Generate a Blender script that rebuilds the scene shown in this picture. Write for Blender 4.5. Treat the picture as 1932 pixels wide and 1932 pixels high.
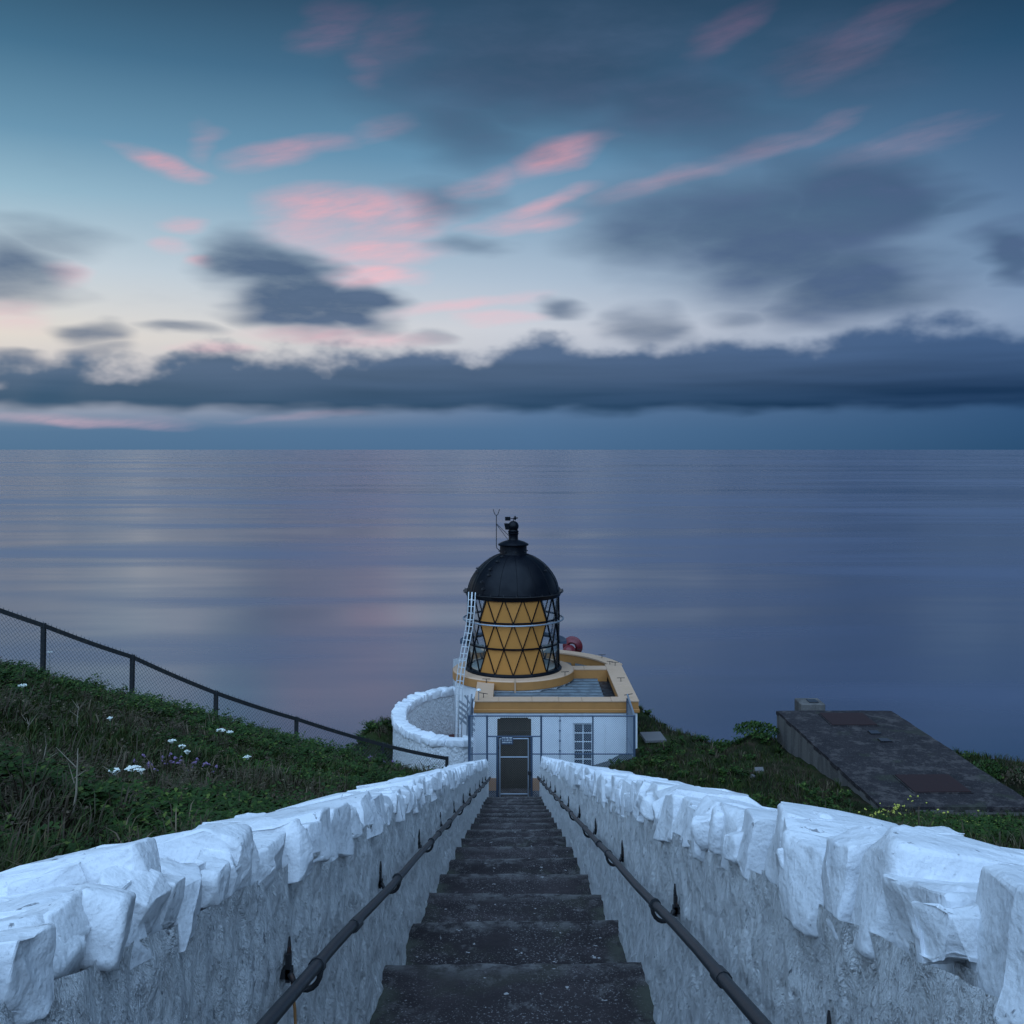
import bpy, bmesh, math, random
import numpy as np
from mathutils import Vector, Matrix
random.seed(7)
RNG = np.random.default_rng(11)
for o in list(bpy.data.objects): bpy.data.objects.remove(o, do_unlink=True)
SC = bpy.context.scene
COL = SC.collection
R = math.radians

# ------------------------------------------------------------------ camera
# the camera stands at the origin; +Y looks out to sea, the sea lies 62 m below
cam_d = bpy.data.cameras.new('camera'); cam = bpy.data.objects.new('camera', cam_d); COL.objects.link(cam)
cam.location = (0, 0, 0); cam.rotation_euler = (R(90), 0, 0)
cam_d.sensor_width = 36; cam_d.lens = 36
cam_d.shift_x = -4/1932; cam_d.shift_y = -118/1932
cam_d.clip_start = 0.05; cam_d.clip_end = 400000
SC.camera = cam
SC.render.resolution_x = SC.render.resolution_y = 1024
SEA = -62.0

# ------------------------------------------------------------------ view
SC.view_settings.view_transform = 'Standard'; SC.view_settings.look = 'None'
SC.view_settings.exposure = 0.0; SC.view_settings.gamma = 1.0
SC.view_settings.use_curve_mapping = False

def lin(r, g, b):
    f = lambda c: (c/255/12.92) if c/255 <= .04045 else ((c/255+.055)/1.055)**2.4
    return (f(r), f(g), f(b), 1.0)

# ------------------------------------------------------------------ sky
world = bpy.data.worlds.new('World'); SC.world = world; world.use_nodes = True
def build_sky():
    nt = world.node_tree; N = nt.nodes; L = nt.links
    for n in list(N): N.remove(n)
    def node(t, **k):
        n = N.new(t)
        for a, v in k.items(): setattr(n, a, v)
        return n
    def put(s, v):
        if hasattr(v, 'is_linked'): L.new(v, s)
        else: s.default_value = v
    def math_(op, a, b=None, c=None, clamp=False):
        n = node('ShaderNodeMath', operation=op); n.use_clamp = clamp
        put(n.inputs[0], a)
        if b is not None: put(n.inputs[1], b)
        if c is not None: put(n.inputs[2], c)
        return n.outputs[0]
    def vmath(op, a, b=None):
        n = node('ShaderNodeVectorMath', operation=op); put(n.inputs[0], a)
        if b is not None: put(n.inputs[1], b)
        return n.outputs['Value'] if op == 'LENGTH' else n.outputs[0]
    def mrange(v, a, b, c, d, interp='SMOOTHSTEP'):
        n = node('ShaderNodeMapRange', interpolation_type=interp)
        for i, q in enumerate((v, a, b, c, d)): put(n.inputs[i], q)
        return n.outputs[0]
    def mix(f, a, b, mode='MIX'):
        n = node('ShaderNodeMix', data_type='RGBA', blend_type=mode)
        put(n.inputs[0], f); put(n.inputs[6], a); put(n.inputs[7], b)
        return n.outputs[2]
    def noise(vec, scale, detail=4, rough=.55):
        n = node('ShaderNodeTexNoise'); put(n.inputs['Vector'], vec)
        n.inputs['Scale'].default_value = scale; n.inputs['Detail'].default_value = detail; n.inputs['Roughness'].default_value = rough
        return n
    tc = node('ShaderNodeTexCoord'); d = tc.outputs['Generated']
    sp = node('ShaderNodeSeparateXYZ'); L.new(d, sp.inputs[0])
    az = math_('ARCTAN2', sp.outputs[0], sp.outputs[1])
    el = math_('ARCSINE', sp.outputs[2])
    cb = node('ShaderNodeCombineXYZ'); L.new(az, cb.inputs[0]); L.new(el, cb.inputs[1])
    p = cb.outputs[0]
    # soft, wind-drawn warping of the cloud edges
    dst = vmath('MULTIPLY', d, (1, 1, 3.4))
    n1 = noise(dst, 5.0, 2, .5); n2 = noise(dst, 15.0, 2, .5)
    w1 = vmath('MULTIPLY', vmath('SUBTRACT', n1.outputs['Color'], (.5, .5, .5)), (.15, .060, 0))
    w2 = vmath('MULTIPLY', vmath('SUBTRACT', n2.outputs['Color'], (.5, .5, .5)), (.055, .018, 0))
    pw = vmath('ADD', vmath('ADD', p, w1), w2)
    pw2 = vmath('ADD', p, vmath('MULTIPLY', vmath('ADD', w1, w2), (.55, .55, 0)))
    def ang(px, py):
        u = (px-970)/1932; v = (848-py)/1932; a = math.atan(u)
        return a, math.atan(v*math.cos(a))
    def ramp(stops):
        n = node('ShaderNodeValToRGB'); n.color_ramp.interpolation = 'EASE' if False else 'LINEAR'
        cr = n.color_ramp
        while len(cr.elements) < len(stops): cr.elements.new(.5)
        for e, (q, c) in zip(cr.elements, stops): e.position = q; e.color = lin(*c)
        L.new(el, n.inputs[0]); return n.outputs[0]
    E = lambda y: max(0, math.atan((848-y)/1932))
    cL = ramp([(0, (84,118,150)), (E(812), (88,122,154)), (E(790), (138,152,174)), (E(745), (200,197,204)), (E(650), (228,221,212)), (E(530), (200,213,222)),
               (E(400), (150,186,206)), (E(300), (108,152,180)), (E(150), (70,114,144)), (E(0), (46,80,106)), (.75, (50,80,106)), (1.0, (58,90,118))])
    cC = ramp([(0, (76,111,148)), (E(812), (80,115,152)), (E(770), (92,122,158)), (E(745), (112,136,168)), (E(712), (186,192,206)), (E(620), (205,210,220)), (E(530), (176,194,213)),
               (E(400), (134,167,194)), (E(300), (102,146,178)), (E(150), (68,106,138)), (E(0), (48,78,106)), (.75, (50,80,106)), (1.0, (58,90,118))])
    cR = ramp([(0, (44,80,116)), (E(812), (48,84,122)), (E(760), (54,88,128)), (E(700), (116,138,170)), (E(620), (138,160,190)), (E(530), (116,145,178)),
               (E(400), (90,122,158)), (E(300), (70,104,140)), (E(150), (42,80,112)), (E(0), (28,56,82)), (.75, (40,68,94)), (1.0, (58,90,118))])
    base = mix(mrange(az, -.46, .02, 0, 1, 'LINEAR'), cL, cC)
    base = mix(mrange(az, .02, .46, 0, 1, 'LINEAR'), base, cR)
    # thin physical sky light blended through the gradient
    sky = node('ShaderNodeTexSky', sky_type='NISHITA'); sky.sun_disc = False
    sky.sun_elevation = R(2.0); sky.sun_rotation = R(-60); sky.altitude = 60
    ns = vmath('SCALE', sky.outputs[0]); N[-1].inputs['Scale'].default_value = .02
    base = mix(.03, base, ns)
    frames = {}
    def blob(vec, px, py, rx, ry, rot, inner, strength):
        """soft ellipse round a fixed direction of the sky"""
        a, e = ang(px, py); key = (id(vec), rot)
        if key not in frames:
            if rot == 0: frames[key] = vec
            else:
                v = node('ShaderNodeVectorRotate', rotation_type='Z_AXIS'); L.new(vec, v.inputs['Vector']); v.inputs['Angle'].default_value = -R(rot); frames[key] = v.outputs[0]
        c, s_ = math.cos(-R(rot)), math.sin(-R(rot)); ca, ce = a*c-e*s_, a*s_+e*c; sx, sy = 1932/rx, 1932/ry
        n = node('ShaderNodeVectorMath', operation='MULTIPLY_ADD'); L.new(frames[key], n.inputs[0]); n.inputs[1].default_value = (sx, sy, 0); n.inputs[2].default_value = (-ca*sx, -ce*sy, 0)
        return mrange(vmath('LENGTH', n.outputs[0]), 1.0, inner, 0, strength)
    # pink lit streaks: (x, y, half length, half height, tilt, strength)
    pinks = [(312,313,85,26,-8,.85),(390,265,40,50,0,.22),(545,282,135,34,16,.5),(690,235,110,30,16,.25),(1070,300,120,34,14,.75),(930,345,110,26,14,.4),
             (640,395,170,44,4,.85),(760,420,170,60,10,.6),(590,440,120,40,-4,.5),(720,480,180,30,4,.7),(700,522,130,26,2,.75),(335,418,60,16,0,.5),(310,460,55,22,0,.45),(375,490,40,12,0,.5),
             (1040,392,130,20,14,.6),(1260,345,170,22,16,.34),(1450,270,200,24,16,.30),(1000,425,130,18,12,.5),(120,515,55,30,0,.45),(30,590,70,40,0,.35),
             (880,580,180,16,5,.5),(940,605,120,14,4,.4),(640,640,230,20,1,.55),(400,665,110,16,0,.4),(620,45,110,46,20,.30),(740,60,120,70,20,.22),(700,110,60,50,0,.22),
             (1390,60,120,40,30,.26),(1620,90,170,44,24,.28),(1560,110,130,60,20,.15),(1700,270,240,40,10,.15),(160,787,230,16,0,.3),(560,780,200,10,0,.15)]
    pk = None
    for (x, y, rx, ry, ro, s) in pinks:
        b = blob(pw2, x, y, rx*1.15, ry*1.25, min((-10,0,8,16,26), key=lambda q: abs(q-ro)), .1, s)
        pk = b if pk is None else math_('MAXIMUM', pk, b)
    vr = node('ShaderNodeVectorRotate', rotation_type='Y_AXIS'); L.new(d, vr.inputs['Vector']); vr.inputs['Angle'].default_value = R(11)
    n3 = noise(vmath('MULTIPLY', vr.outputs[0], (1, 1, 5.5)), 17, 5, .62)
    pk = mrange(math_('ADD', pk, math_('MULTIPLY', math_('SUBTRACT', n3.outputs[0], .5), math_('MULTIPLY', pk, 2.4))), .04, .95, 0, .92, 'LINEAR')
    pcol = mix(mrange(el, .16, .40, 0, 1, 'LINEAR'), lin(238,192,202), lin(146,106,140))
    base = mix(pk, base, pcol)
    # grey-blue cloud bodies
    darks = [(1040,130,440,170,-4,.92,.1),(1250,200,300,130,-12,.85,.1),(900,240,300,90,-6,.7,.0),(1560,130,300,110,10,.55,.0),(1150,60,420,110,0,.7,.0),
             (520,545,175,105,-22,.97,.35),(480,505,130,80,-8,.9,.3),(650,580,130,60,-8,.95,.35),(570,600,190,50,0,.9,.3),
             (1470,450,330,150,-8,.92,.2),(1580,390,230,120,-20,.92,.25),(1290,440,260,110,0,.8,.1),(1620,520,220,110,0,.92,.3),(1730,400,110,28,8,.6,.1),(1420,520,260,70,0,.5,.0),(1760,540,110,60,0,.5,.0),
             (870,385,130,60,6,.6,.0),(930,478,90,30,0,.55,.0),(1050,588,85,28,0,.75,.1),(1225,612,90,50,0,.75,.1),(1420,590,110,40,0,.55,.1),
             (-10,500,150,75,-10,.85,.1),(40,440,160,50,0,.5,.0),(1930,480,60,70,0,.85,.2),
             (140,632,75,26,0,.8,.1),(320,634,105,18,0,.7,.1),(155,664,75,20,0,.55,.1),(0,672,60,20,0,.7,.1),(60,725,70,30,0,.5,.1),(800,640,80,20,0,.4,.1)]
    dk = None
    for (x, y, rx, ry, ro, s, inn) in darks:
        b = blob(pw, x, y, rx*1.12, ry*1.12, min((-20,-10,0,8), key=lambda q: abs(q-ro)), inn, s)
        dk = b if dk is None else math_('MAXIMUM', dk, b)
    # the same kind of cloud drifts over the rest of the sky
    n4 = noise(vmath('MULTIPLY', d, (1, 1, 2.2)), 2.6, 3, .5)
    rest = math_('MULTIPLY', mrange(n4.outputs[0], .48, .68, 0, .55), mrange(el, .42, .60, 0, 1))
    dk = math_('MAXIMUM', dk, rest)
    n5 = noise(vmath('MULTIPLY', d, (1, 1, 3.6)), 11, 5, .6)
    dk = mrange(math_('ADD', dk, math_('MULTIPLY', math_('SUBTRACT', n5.outputs[0], .5), math_('MULTIPLY_ADD', dk, .7, .2))), .02, 1.0, 0, .96, 'LINEAR')
    tex = mrange(n5.outputs[0], .3, .7, 0, 1, 'LINEAR')
    dL = mix(tex, lin(66,92,122), lin(84,106,136)); dR = mix(tex, lin(54,82,114), lin(80,102,138))
    dcol = mix(mrange(az, -.2, .42, 0, 1, 'LINEAR'), dL, dR)
    dcol = mix(mrange(el, .22, .42, 0, 1, 'LINEAR'), dcol, mix(tex, lin(44,68,92), lin(62,86,114)))
    base = mix(dk, base, dcol)
    # the long bank above the horizon
    spw = node('ShaderNodeSeparateXYZ'); L.new(pw, spw.inputs[0])
    azc = mrange(az, -.5, .5, -.5, .5, 'LINEAR')
    top = math_('MULTIPLY_ADD', azc, .036, .094)
    n6 = noise(vmath('MULTIPLY', d, (1, 1, 1.6)), 13, 4, .55)
    top = math_('ADD', top, mrange(n6.outputs[0], .3, .7, -.014, .014, 'LINEAR'))
    up = mrange(math_('SUBTRACT', top, spw.outputs[1]), -.009, .014, 0, 1)
    elw = math_('ADD', el, math_('MULTIPLY', math_('SUBTRACT', n2.outputs[0], .5), .018))
    lo = mrange(elw, .031, .045, 0, 1)
    bank = math_('MULTIPLY', math_('MULTIPLY', up, lo), .94)
    n7 = noise(vmath('MULTIPLY', d, (1, 1, 14.0)), 5, 2, .5)
    depth = mrange(math_('ADD', el, math_('MULTIPLY', math_('SUBTRACT', n7.outputs[0], .5), .05)), .04, .095, 0, 1, 'LINEAR')
    bL = mix(depth, lin(50,84,112), lin(80,106,136)); bR = mix(depth, lin(16,46,78), lin(60,90,130))
    bcol = mix(mrange(az, -.45, .40, 0, 1, 'LINEAR'), bL, bR)
    base = mix(bank, base, bcol)
    bg = node('ShaderNodeBackground'); L.new(base, bg.inputs[0]); bg.inputs[1].default_value = 1.0
    out = node('ShaderNodeOutputWorld'); L.new(bg.outputs[0], out.inputs[0])
build_sky()

# ------------------------------------------------------------------ the soft light of the evening sky
sd = bpy.data.lights.new('sun', 'SUN'); sd.energy = 4.6; sd.angle = R(100); sd.color = (.42, .655, 1.0)
sun = bpy.data.objects.new('sun', sd); COL.objects.link(sun)
to_sun = Vector((-.16, -.62, .80)).normalized()
sun.rotation_euler = to_sun.to_track_quat('Z', 'Y').to_euler(); sun.location = (-30, -10, 45)

# ================================================================== helpers
WL = {}
def tag(o, label=None, cat=None, group=None, kind=None):
    if label: o['label'] = label
    if cat: o['category'] = cat
    if group: o['group'] = group
    if kind: o['kind'] = kind
    return o
def thing(name, loc, label, cat, group=None):
    o = bpy.data.objects.new(name, None); COL.objects.link(o); o.location = loc; o.empty_display_size = .2
    WL[o] = Vector(loc); return tag(o, label, cat, group)
def link_mesh(name, me, mat, parent, world_loc):
    o = bpy.data.objects.new(name, me); COL.objects.link(o)
    if mat and not me.materials: me.materials.append(mat)
    WL[o] = Vector(world_loc)
    if parent: o.parent = parent; o.location = WL[o] - WL[parent]
    else: o.location = world_loc
    return o
class MB:
    def __init__(s): s.v = []; s.f = []
    def add(s, vs, fs):
        k = len(s.v); s.v += [tuple(q) for q in vs]; s.f += [tuple(i+k for i in f) for f in fs]; return s
    def box(s, x0, x1, y0, y1, z0, z1):
        return s.add([(x0,y0,z0),(x1,y0,z0),(x1,y1,z0),(x0,y1,z0),(x0,y0,z1),(x1,y0,z1),(x1,y1,z1),(x0,y1,z1)],
                     [(3,2,1,0),(4,5,6,7),(0,1,5,4),(1,2,6,5),(2,3,7,6),(3,0,4,7)])
    def bar(s, a, b, w, h=None, up=(0,0,1)):
        """square bar from a to b"""
        a, b = Vector(a), Vector(b); h = h or w; t = (b-a).normalized(); u = Vector(up)
        if abs(t.dot(u)) > .98: u = Vector((0,1,0))
        sx = t.cross(u).normalized(); sz = sx.cross(t)
        vs = [q+sx*i*w/2+sz*j*h/2 for q in (a,b) for i,j in ((-1,-1),(1,-1),(1,1),(-1,1))]
        return s.add(vs, [(3,2,1,0),(4,5,6,7),(0,1,5,4),(1,2,6,5),(2,3,7,6),(3,0,4,7)])
    def tube(s, pts, r, n=6, closed=False):
        pts = [Vector(q) for q in pts]; m = len(pts); rr = r if isinstance(r, (list, tuple)) else [r]*m
        rings = []; prev = None
        for i, q in enumerate(pts):
            if closed: t = pts[(i+1) % m]-pts[i-1]
            else: t = pts[min(i+1, m-1)]-pts[max(i-1, 0)]
            t.normalize()
            if prev is None:
                u = Vector((0,0,1)) if abs(t.z) < .9 else Vector((1,0,0))
                u = (u-t*u.dot(t)).normalized()
            else:
                u = (prev-t*prev.dot(t)); u = u.normalized() if u.length > 1e-6 else prev
            prev = u; w = t.cross(u)
            rings.append([q+(u*math.cos(2*math.pi*k/n)+w*math.sin(2*math.pi*k/n))*rr[i] for k in range(n)])
        vs = [v for rg in rings for v in rg]; fs = []
        for i in range(m if closed else m-1):
            a, b = i*n, ((i+1) % m)*n
            for k in range(n): fs.append((a+k, a+(k+1) % n, b+(k+1) % n, b+k))
        if not closed: fs += [tuple(range(n-1,-1,-1)), tuple(range((m-1)*n, m*n))]
        return s.add(vs, fs)
    def lathe(s, prof, cx, cy, n=32, a0=0., a1=360., closed_prof=False):
        """profile of (radius, z); angle 0 faces the camera (-Y), positive to the right"""
        full = abs(a1-a0) > 359.9; m = n if full else n+1; k = len(prof); vs = []; fs = []
        for i in range(m):
            a = R(a0+(a1-a0)*i/n)
            for (r, z) in prof: vs.append((cx+r*math.sin(a), cy-r*math.cos(a), z))
        for i in range(n):
            j = (i+1) % m
            for q in range(k if closed_prof else k-1):
                fs.append((i*k+q, j*k+q, j*k+(q+1) % k, i*k+(q+1) % k))
        if not full and closed_prof: fs += [tuple(range(k-1,-1,-1)), tuple(range((m-1)*k, m*k))]
        return s.add(vs, fs)
    def prism(s, poly, z0, z1):
        n = len(poly)
        return s.add([(x,y,z0) for x,y in poly]+[(x,y,z1) for x,y in poly],
                     [tuple(range(n-1,-1,-1)), tuple(range(n,2*n))]+[(i,(i+1)%n,(i+1)%n+n,i+n) for i in range(n)])
    def build(s, name, mat, parent=None, smooth=False, bevel=0, fix=True):
        vs = np.array(s.v, float); c = (vs.min(0)+vs.max(0))/2; c[2] = vs[:,2].min() if parent is None else c[2]
        me = bpy.data.meshes.new(name); me.from_pydata((vs-c).tolist(), [], s.f); 
        bm = bmesh.new(); bm.from_mesh(me)
        if fix: bmesh.ops.recalc_face_normals(bm, faces=bm.faces)
        if bevel: bmesh.ops.bevel(bm, geom=list(bm.edges), offset=bevel, segments=1, affect='EDGES', clamp_overlap=True)
        bm.to_mesh(me); bm.free()
        if smooth: me.shade_smooth()
        if smooth and smooth != True: me.set_sharp_from_angle(angle=R(smooth))
        return link_mesh(name, me, mat, parent, c)
def struct(o): o['kind'] = 'structure'; return o

# fast lattice noise
def _h(ix, iy, iz):
    n = (ix*374761393 + iy*668265263 + iz*2147483647) & 0xffffffff
    n = ((n ^ (n >> 13))*1274126177) & 0xffffffff
    return ((n ^ (n >> 16)) & 0xffff)/65535.0
def vnoise(x, y, z=0.0):
    x, y, z = np.broadcast_arrays(np.asarray(x, float), np.asarray(y, float), np.asarray(z, float))
    ix, iy, iz = [np.floor(q).astype(np.int64) for q in (x, y, z)]
    fx, fy, fz = x-ix, y-iy, z-iz
    fx, fy, fz = [q*q*(3-2*q) for q in (fx, fy, fz)]
    r = 0
    for a in (0,1):
        for b in (0,1):
            for c in (0,1):
                r = r + _h(ix+a, iy+b, iz+c)*(fx if a else 1-fx)*(fy if b else 1-fy)*(fz if c else 1-fz)
    return r*2-1
def fbm(x, y, z=0.0, o=4):
    r = 0; a = 1; t = 0
    for i in range(o):
        r = r + a*vnoise(np.asarray(x)*2**i+17*i, np.asarray(y)*2**i+31*i, np.asarray(z)*2**i+7*i); t += a; a *= .5
    return r/t
def sstep(a, b, x):
    t = np.clip((np.asarray(x, float)-a)/(b-a), 0, 1); return t*t*(3-2*t)

# ================================================================== materials
class Mat:
    def __init__(s, name, base=(.5,.5,.5), rough=.7, metal=0., spec=.5):
        s.m = bpy.data.materials.new(name); s.m.use_nodes = True; s.nt = s.m.node_tree; s.N = s.nt.nodes; s.L = s.nt.links
        s.b = s.N['Principled BSDF']; s.b.inputs['Base Color'].default_value = (*base, 1); s.b.inputs['Roughness'].default_value = rough
        s.b.inputs['Metallic'].default_value = metal; s.b.inputs['Specular IOR Level'].default_value = spec
        s.col = None; s.base = (*base, 1); s.coord = None
    def vec(s, scale=(1,1,1), kind='Position'):
        g = s.N.new('ShaderNodeNewGeometry') if kind == 'Position' else s.N.new('ShaderNodeTexCoord')
        m = s.N.new('ShaderNodeVectorMath'); m.operation = 'MULTIPLY'; m.inputs[1].default_value = scale
        s.L.new(g.outputs[kind], m.inputs[0]); return m.outputs[0]
    def slant(s, deg, stretch):
        v = s.N.new('ShaderNodeVectorRotate'); v.rotation_type = 'X_AXIS'; v.inputs['Angle'].default_value = R(deg); s.L.new(s.vec(), v.inputs['Vector'])
        m = s.N.new('ShaderNodeVectorMath'); m.operation = 'MULTIPLY'; m.inputs[1].default_value = stretch; s.L.new(v.outputs[0], m.inputs[0]); return m.outputs[0]
    def noise(s, scale=5, detail=4, rough=.55, stretch=(1,1,1), vec=None, dist=0.):
        n = s.N.new('ShaderNodeTexNoise'); s.L.new(vec or s.vec(stretch), n.inputs['Vector'])
        n.inputs['Scale'].default_value = scale; n.inputs['Detail'].default_value = detail; n.inputs['Roughness'].default_value = rough; n.inputs['Distortion'].default_value = dist
        return n.outputs[0]
    def voro(s, scale, stretch=(1,1,1), feature='F1'):
        n = s.N.new('ShaderNodeTexVoronoi'); n.feature = feature; s.L.new(s.vec(stretch), n.inputs['Vector']); n.inputs['Scale'].default_value = scale
        return n
    def rng(s, v, a, b, c=0., d=1., smooth=True):
        n = s.N.new('ShaderNodeMapRange'); n.interpolation_type = 'SMOOTHSTEP' if smooth else 'LINEAR'
        s.L.new(v, n.inputs[0])
        for i, q in enumerate((a, b, c, d)): n.inputs[i+1].default_value = q
        return n.outputs[0]
    def mul(s, a, b, op='MULTIPLY'):
        n = s.N.new('ShaderNodeMath'); n.operation = op
        for i, q in enumerate((a, b)):
            if hasattr(q, 'is_linked'): s.L.new(q, n.inputs[i])
            else: n.inputs[i].default_value = q
        return n.outputs[0]
    def blend(s, fac, color, mode='MIX'):
        n = s.N.new('ShaderNodeMix'); n.data_type = 'RGBA'; n.blend_type = mode
        if hasattr(fac, 'is_linked'): s.L.new(fac, n.inputs[0])
        else: n.inputs[0].default_value = fac
        if s.col: s.L.new(s.col, n.inputs[6])
        else: n.inputs[6].default_value = s.base
        if hasattr(color, 'is_linked'): s.L.new(color, n.inputs[7])
        else: n.inputs[7].default_value = (*color, 1)
        s.col = n.outputs[2]; s.L.new(s.col, s.b.inputs['Base Color']); return s
    def bump(s, h, strength=.4, dist=.01):
        n = s.N.new('ShaderNodeBump'); n.inputs['Strength'].default_value = strength; n.inputs['Distance'].default_value = dist
        s.L.new(h, n.inputs['Height'])
        if s.b.inputs['Normal'].is_linked: s.L.new(s.b.inputs['Normal'].links[0].from_socket, n.inputs['Normal'])
        s.L.new(n.outputs[0], s.b.inputs['Normal']); return s
    def rough(s, sock): s.L.new(sock, s.b.inputs['Roughness']); return s

M = {}
# whitewash over harling: scoured streaks, grey grime, dark specks
m = Mat('whitewashed_harling', (.90,.90,.90), .8, spec=.25); M['harl'] = m.m
sv = m.slant(-24, (1,1,.46)); st = m.noise(12, 5, .7, vec=sv, dist=.3); m.blend(m.rng(st, .50, .68, 0, .28), (.42,.44,.48))
m.blend(m.rng(m.noise(1.3, 4, .6), .45, .70, 0, .16), (.56,.58,.62))
m.blend(m.rng(m.noise(40, 4, .65, vec=sv), .63, .70, 0, .75), (.13,.14,.16))
vo = m.N.new('ShaderNodeTexVoronoi'); vo.feature = 'SMOOTH_F1'; m.L.new(sv, vo.inputs['Vector']); vo.inputs['Scale'].default_value = 20; vo.inputs['Smoothness'].default_value = .35
m.bump(m.noise(44, 6, .75, vec=sv), .9, .03); m.bump(vo.outputs['Distance'], .9, .04); m.bump(m.noise(13, 5, .7, vec=sv, dist=.4), .9, .07)
# painted coping stones: thicker smooth paint, fewer specks
m = Mat('painted_coping_stone', (.74,.75,.77), .7, spec=.3); M['coping'] = m.m
m.blend(m.rng(m.noise(3.5, 5, .65), .48, .70, 0, .40), (.50,.53,.58)); m.blend(m.rng(m.noise(60, 4, .7), .60, .70, 0, .5), (.42,.43,.45))
m.blend(m.rng(m.noise(22, 4, .65, (1,1,.5), dist=.6), .64, .71, 0, .8), (.12,.12,.13))
m.bump(m.noise(34, 5, .62), .45, .014); m.bump(m.noise(7, 4, .6), .45, .05)
m = Mat('white_wall_paint', (.80,.81,.82), .7, spec=.3); M['white'] = m.m
m.blend(m.rng(m.noise(3, 4, .6), .45, .75, 0, .25), (.55,.57,.60)); m.blend(m.rng(m.noise(5, 5, .65, (1,1,.10)), .56, .72, 0, .40), (.40,.37,.33)); m.bump(m.noise(18, 4, .6), .35, .012)
m = Mat('ochre_paint', (.46,.205,.060), .55, spec=.35); M['ochre'] = m.m
m.blend(m.rng(m.noise(4, 4, .6), .4, .75, 0, .45), (.35,.16,.052)); m.bump(m.noise(25, 3, .6), .15, .006)
m = Mat('ochre_coping', (.54,.345,.225), .6, spec=.35); M['ochre_top'] = m.m
m.blend(m.rng(m.noise(6, 4, .65), .45, .75, 0, .5), (.46,.29,.16)); m.blend(m.rng(m.noise(30, 3, .6), .62, .72, 0, .5), (.25,.14,.07)); m.bump(m.noise(30, 3, .6), .2, .006)
m = Mat('blanked_pane', (.53,.22,.046), .5, spec=.4); M['pane_o'] = m.m
m.blend(m.rng(m.noise(2.2, 3, .5), .4, .7, 0, .35), (.42,.18,.042))
m = Mat('black_gloss_paint', (.003,.004,.007), .4, spec=.16); M['black'] = m.m
m.rough(m.rng(m.noise(3, 4, .6), .35, .7, .34, .52)); m.bump(m.noise(6, 3, .5), .06, .02)
m = Mat('black_iron', (.02,.02,.022), .55, spec=.4); M['iron'] = m.m
m.blend(m.rng(m.noise(30, 4, .6), .58, .70, 0, .6), (.09,.035,.018)); m.bump(m.noise(60, 3, .6), .3, .004)
m = Mat('galvanised_steel', (.36,.40,.45), .5, .7); M['galv'] = m.m
m.blend(m.rng(m.noise(20, 4, .6), .45, .7, 0, .5), (.24,.27,.31))
m = Mat('blue_grey_fence_paint', (.06,.09,.14), .5, .3); M['fencepaint'] = m.m
m.blend(m.rng(m.noise(20, 4, .6), .5, .7, 0, .5), (.10,.13,.17))
m = Mat('chain_link_wire', (.26,.30,.35), .5, .5); M['wire'] = m.m
m = Mat('gate_wire', (.14,.125,.10), .6, .3); M['wire_g'] = m.m
m = Mat('dark_fence_wire', (.05,.065,.075), .6, .3); M['wire_d'] = m.m
m = Mat('weathered_fence_post', (.014,.016,.018), .8); M['post'] = m.m
m.blend(m.rng(m.noise(16, 4, .6), .5, .72, 0, .6), (.055,.05,.04)); m.bump(m.noise(40, 4, .6, (1,1,.3)), .4, .006)
m = Mat('handrail_paint', (.012,.015,.019), .42, .1); M['rail'] = m.m
m.blend(m.rng(m.noise(14, 4, .6), .55, .72, 0, .5), (.030,.024,.022)); m.bump(m.noise(60, 3, .6), .2, .003)
# lichened concrete of the steps
m = Mat('lichened_concrete', (.017,.0125,.0135), .85, spec=.3); M['step'] = m.m
m.blend(m.rng(m.noise(3.2, 5, .6, (.5,1,1)), .44, .70, 0, .75), (.062,.048,.050))
m.blend(m.rng(m.noise(34, 4, .7), .52, .70, 0, .6), (.013,.011,.014))
m.blend(m.mul(m.rng(m.noise(5, 6, .75, (1.1,.8,1)), .54, .64, 0, .6), m.rng(m.noise(1.3, 3, .6), .30, .52)), (.16,.15,.145))
m.blend(m.mul(m.rng(m.noise(75, 3, .7), .59, .65, 0, .9), m.rng(m.noise(2.3, 4, .6), .34, .54)), (.34,.32,.32))
m.blend(m.rng(m.noise(2.1, 3, .6), .56, .70, 0, .35), (.05,.055,.032))
m.blend(m.rng(m.noise(16, 3, .6), .685, .705, 0, .9), (.48,.46,.46))
oi = m.N.new('ShaderNodeObjectInfo'); m.blend(m.rng(oi.outputs['Random'], 0, 1, 0, .26, False), (.070,.055,.057))
at = m.N.new('ShaderNodeAttribute'); at.attribute_name = 'wear'
m.blend(m.mul(m.rng(at.outputs['Fac'], .25, 1.0), m.rng(m.noise(9, 5, .7, (.8,1,1)), .40, .62)), (.17,.16,.155))
m.blend(m.mul(m.rng(at.outputs['Fac'], -.2, -1.0), m.rng(m.noise(5, 5, .7), .38, .60)), (.075,.078,.060))
m.bump(m.noise(60, 4, .7), .5, .008); m.bump(m.noise(8, 4, .6), .4, .02)
m = Mat('weathered_concrete', (.028,.023,.025), .9, spec=.25); M['conc'] = m.m
m.blend(m.rng(m.noise(1.6, 5, .65), .45, .68, 0, .75), (.014,.012,.014))
m.blend(m.rng(m.noise(26, 4, .7), .58, .68, 0, .7), (.15,.14,.135))
m.blend(m.rng(m.noise(2.6, 6, .75), .50, .60, 0, .7), (.088,.074,.070)); m.blend(m.rng(m.noise(7, 6, .75), .53, .62, 0, .7), (.014,.011,.012)); m.blend(m.rng(m.noise(1.1, 4, .6), .56, .68, 0, .45), (.045,.05,.03)); m.bump(m.noise(30, 5, .65), .5, .015)
m = Mat('streaked_concrete_side', (.13,.118,.108), .9, spec=.2); M['conc_side'] = m.m
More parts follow.
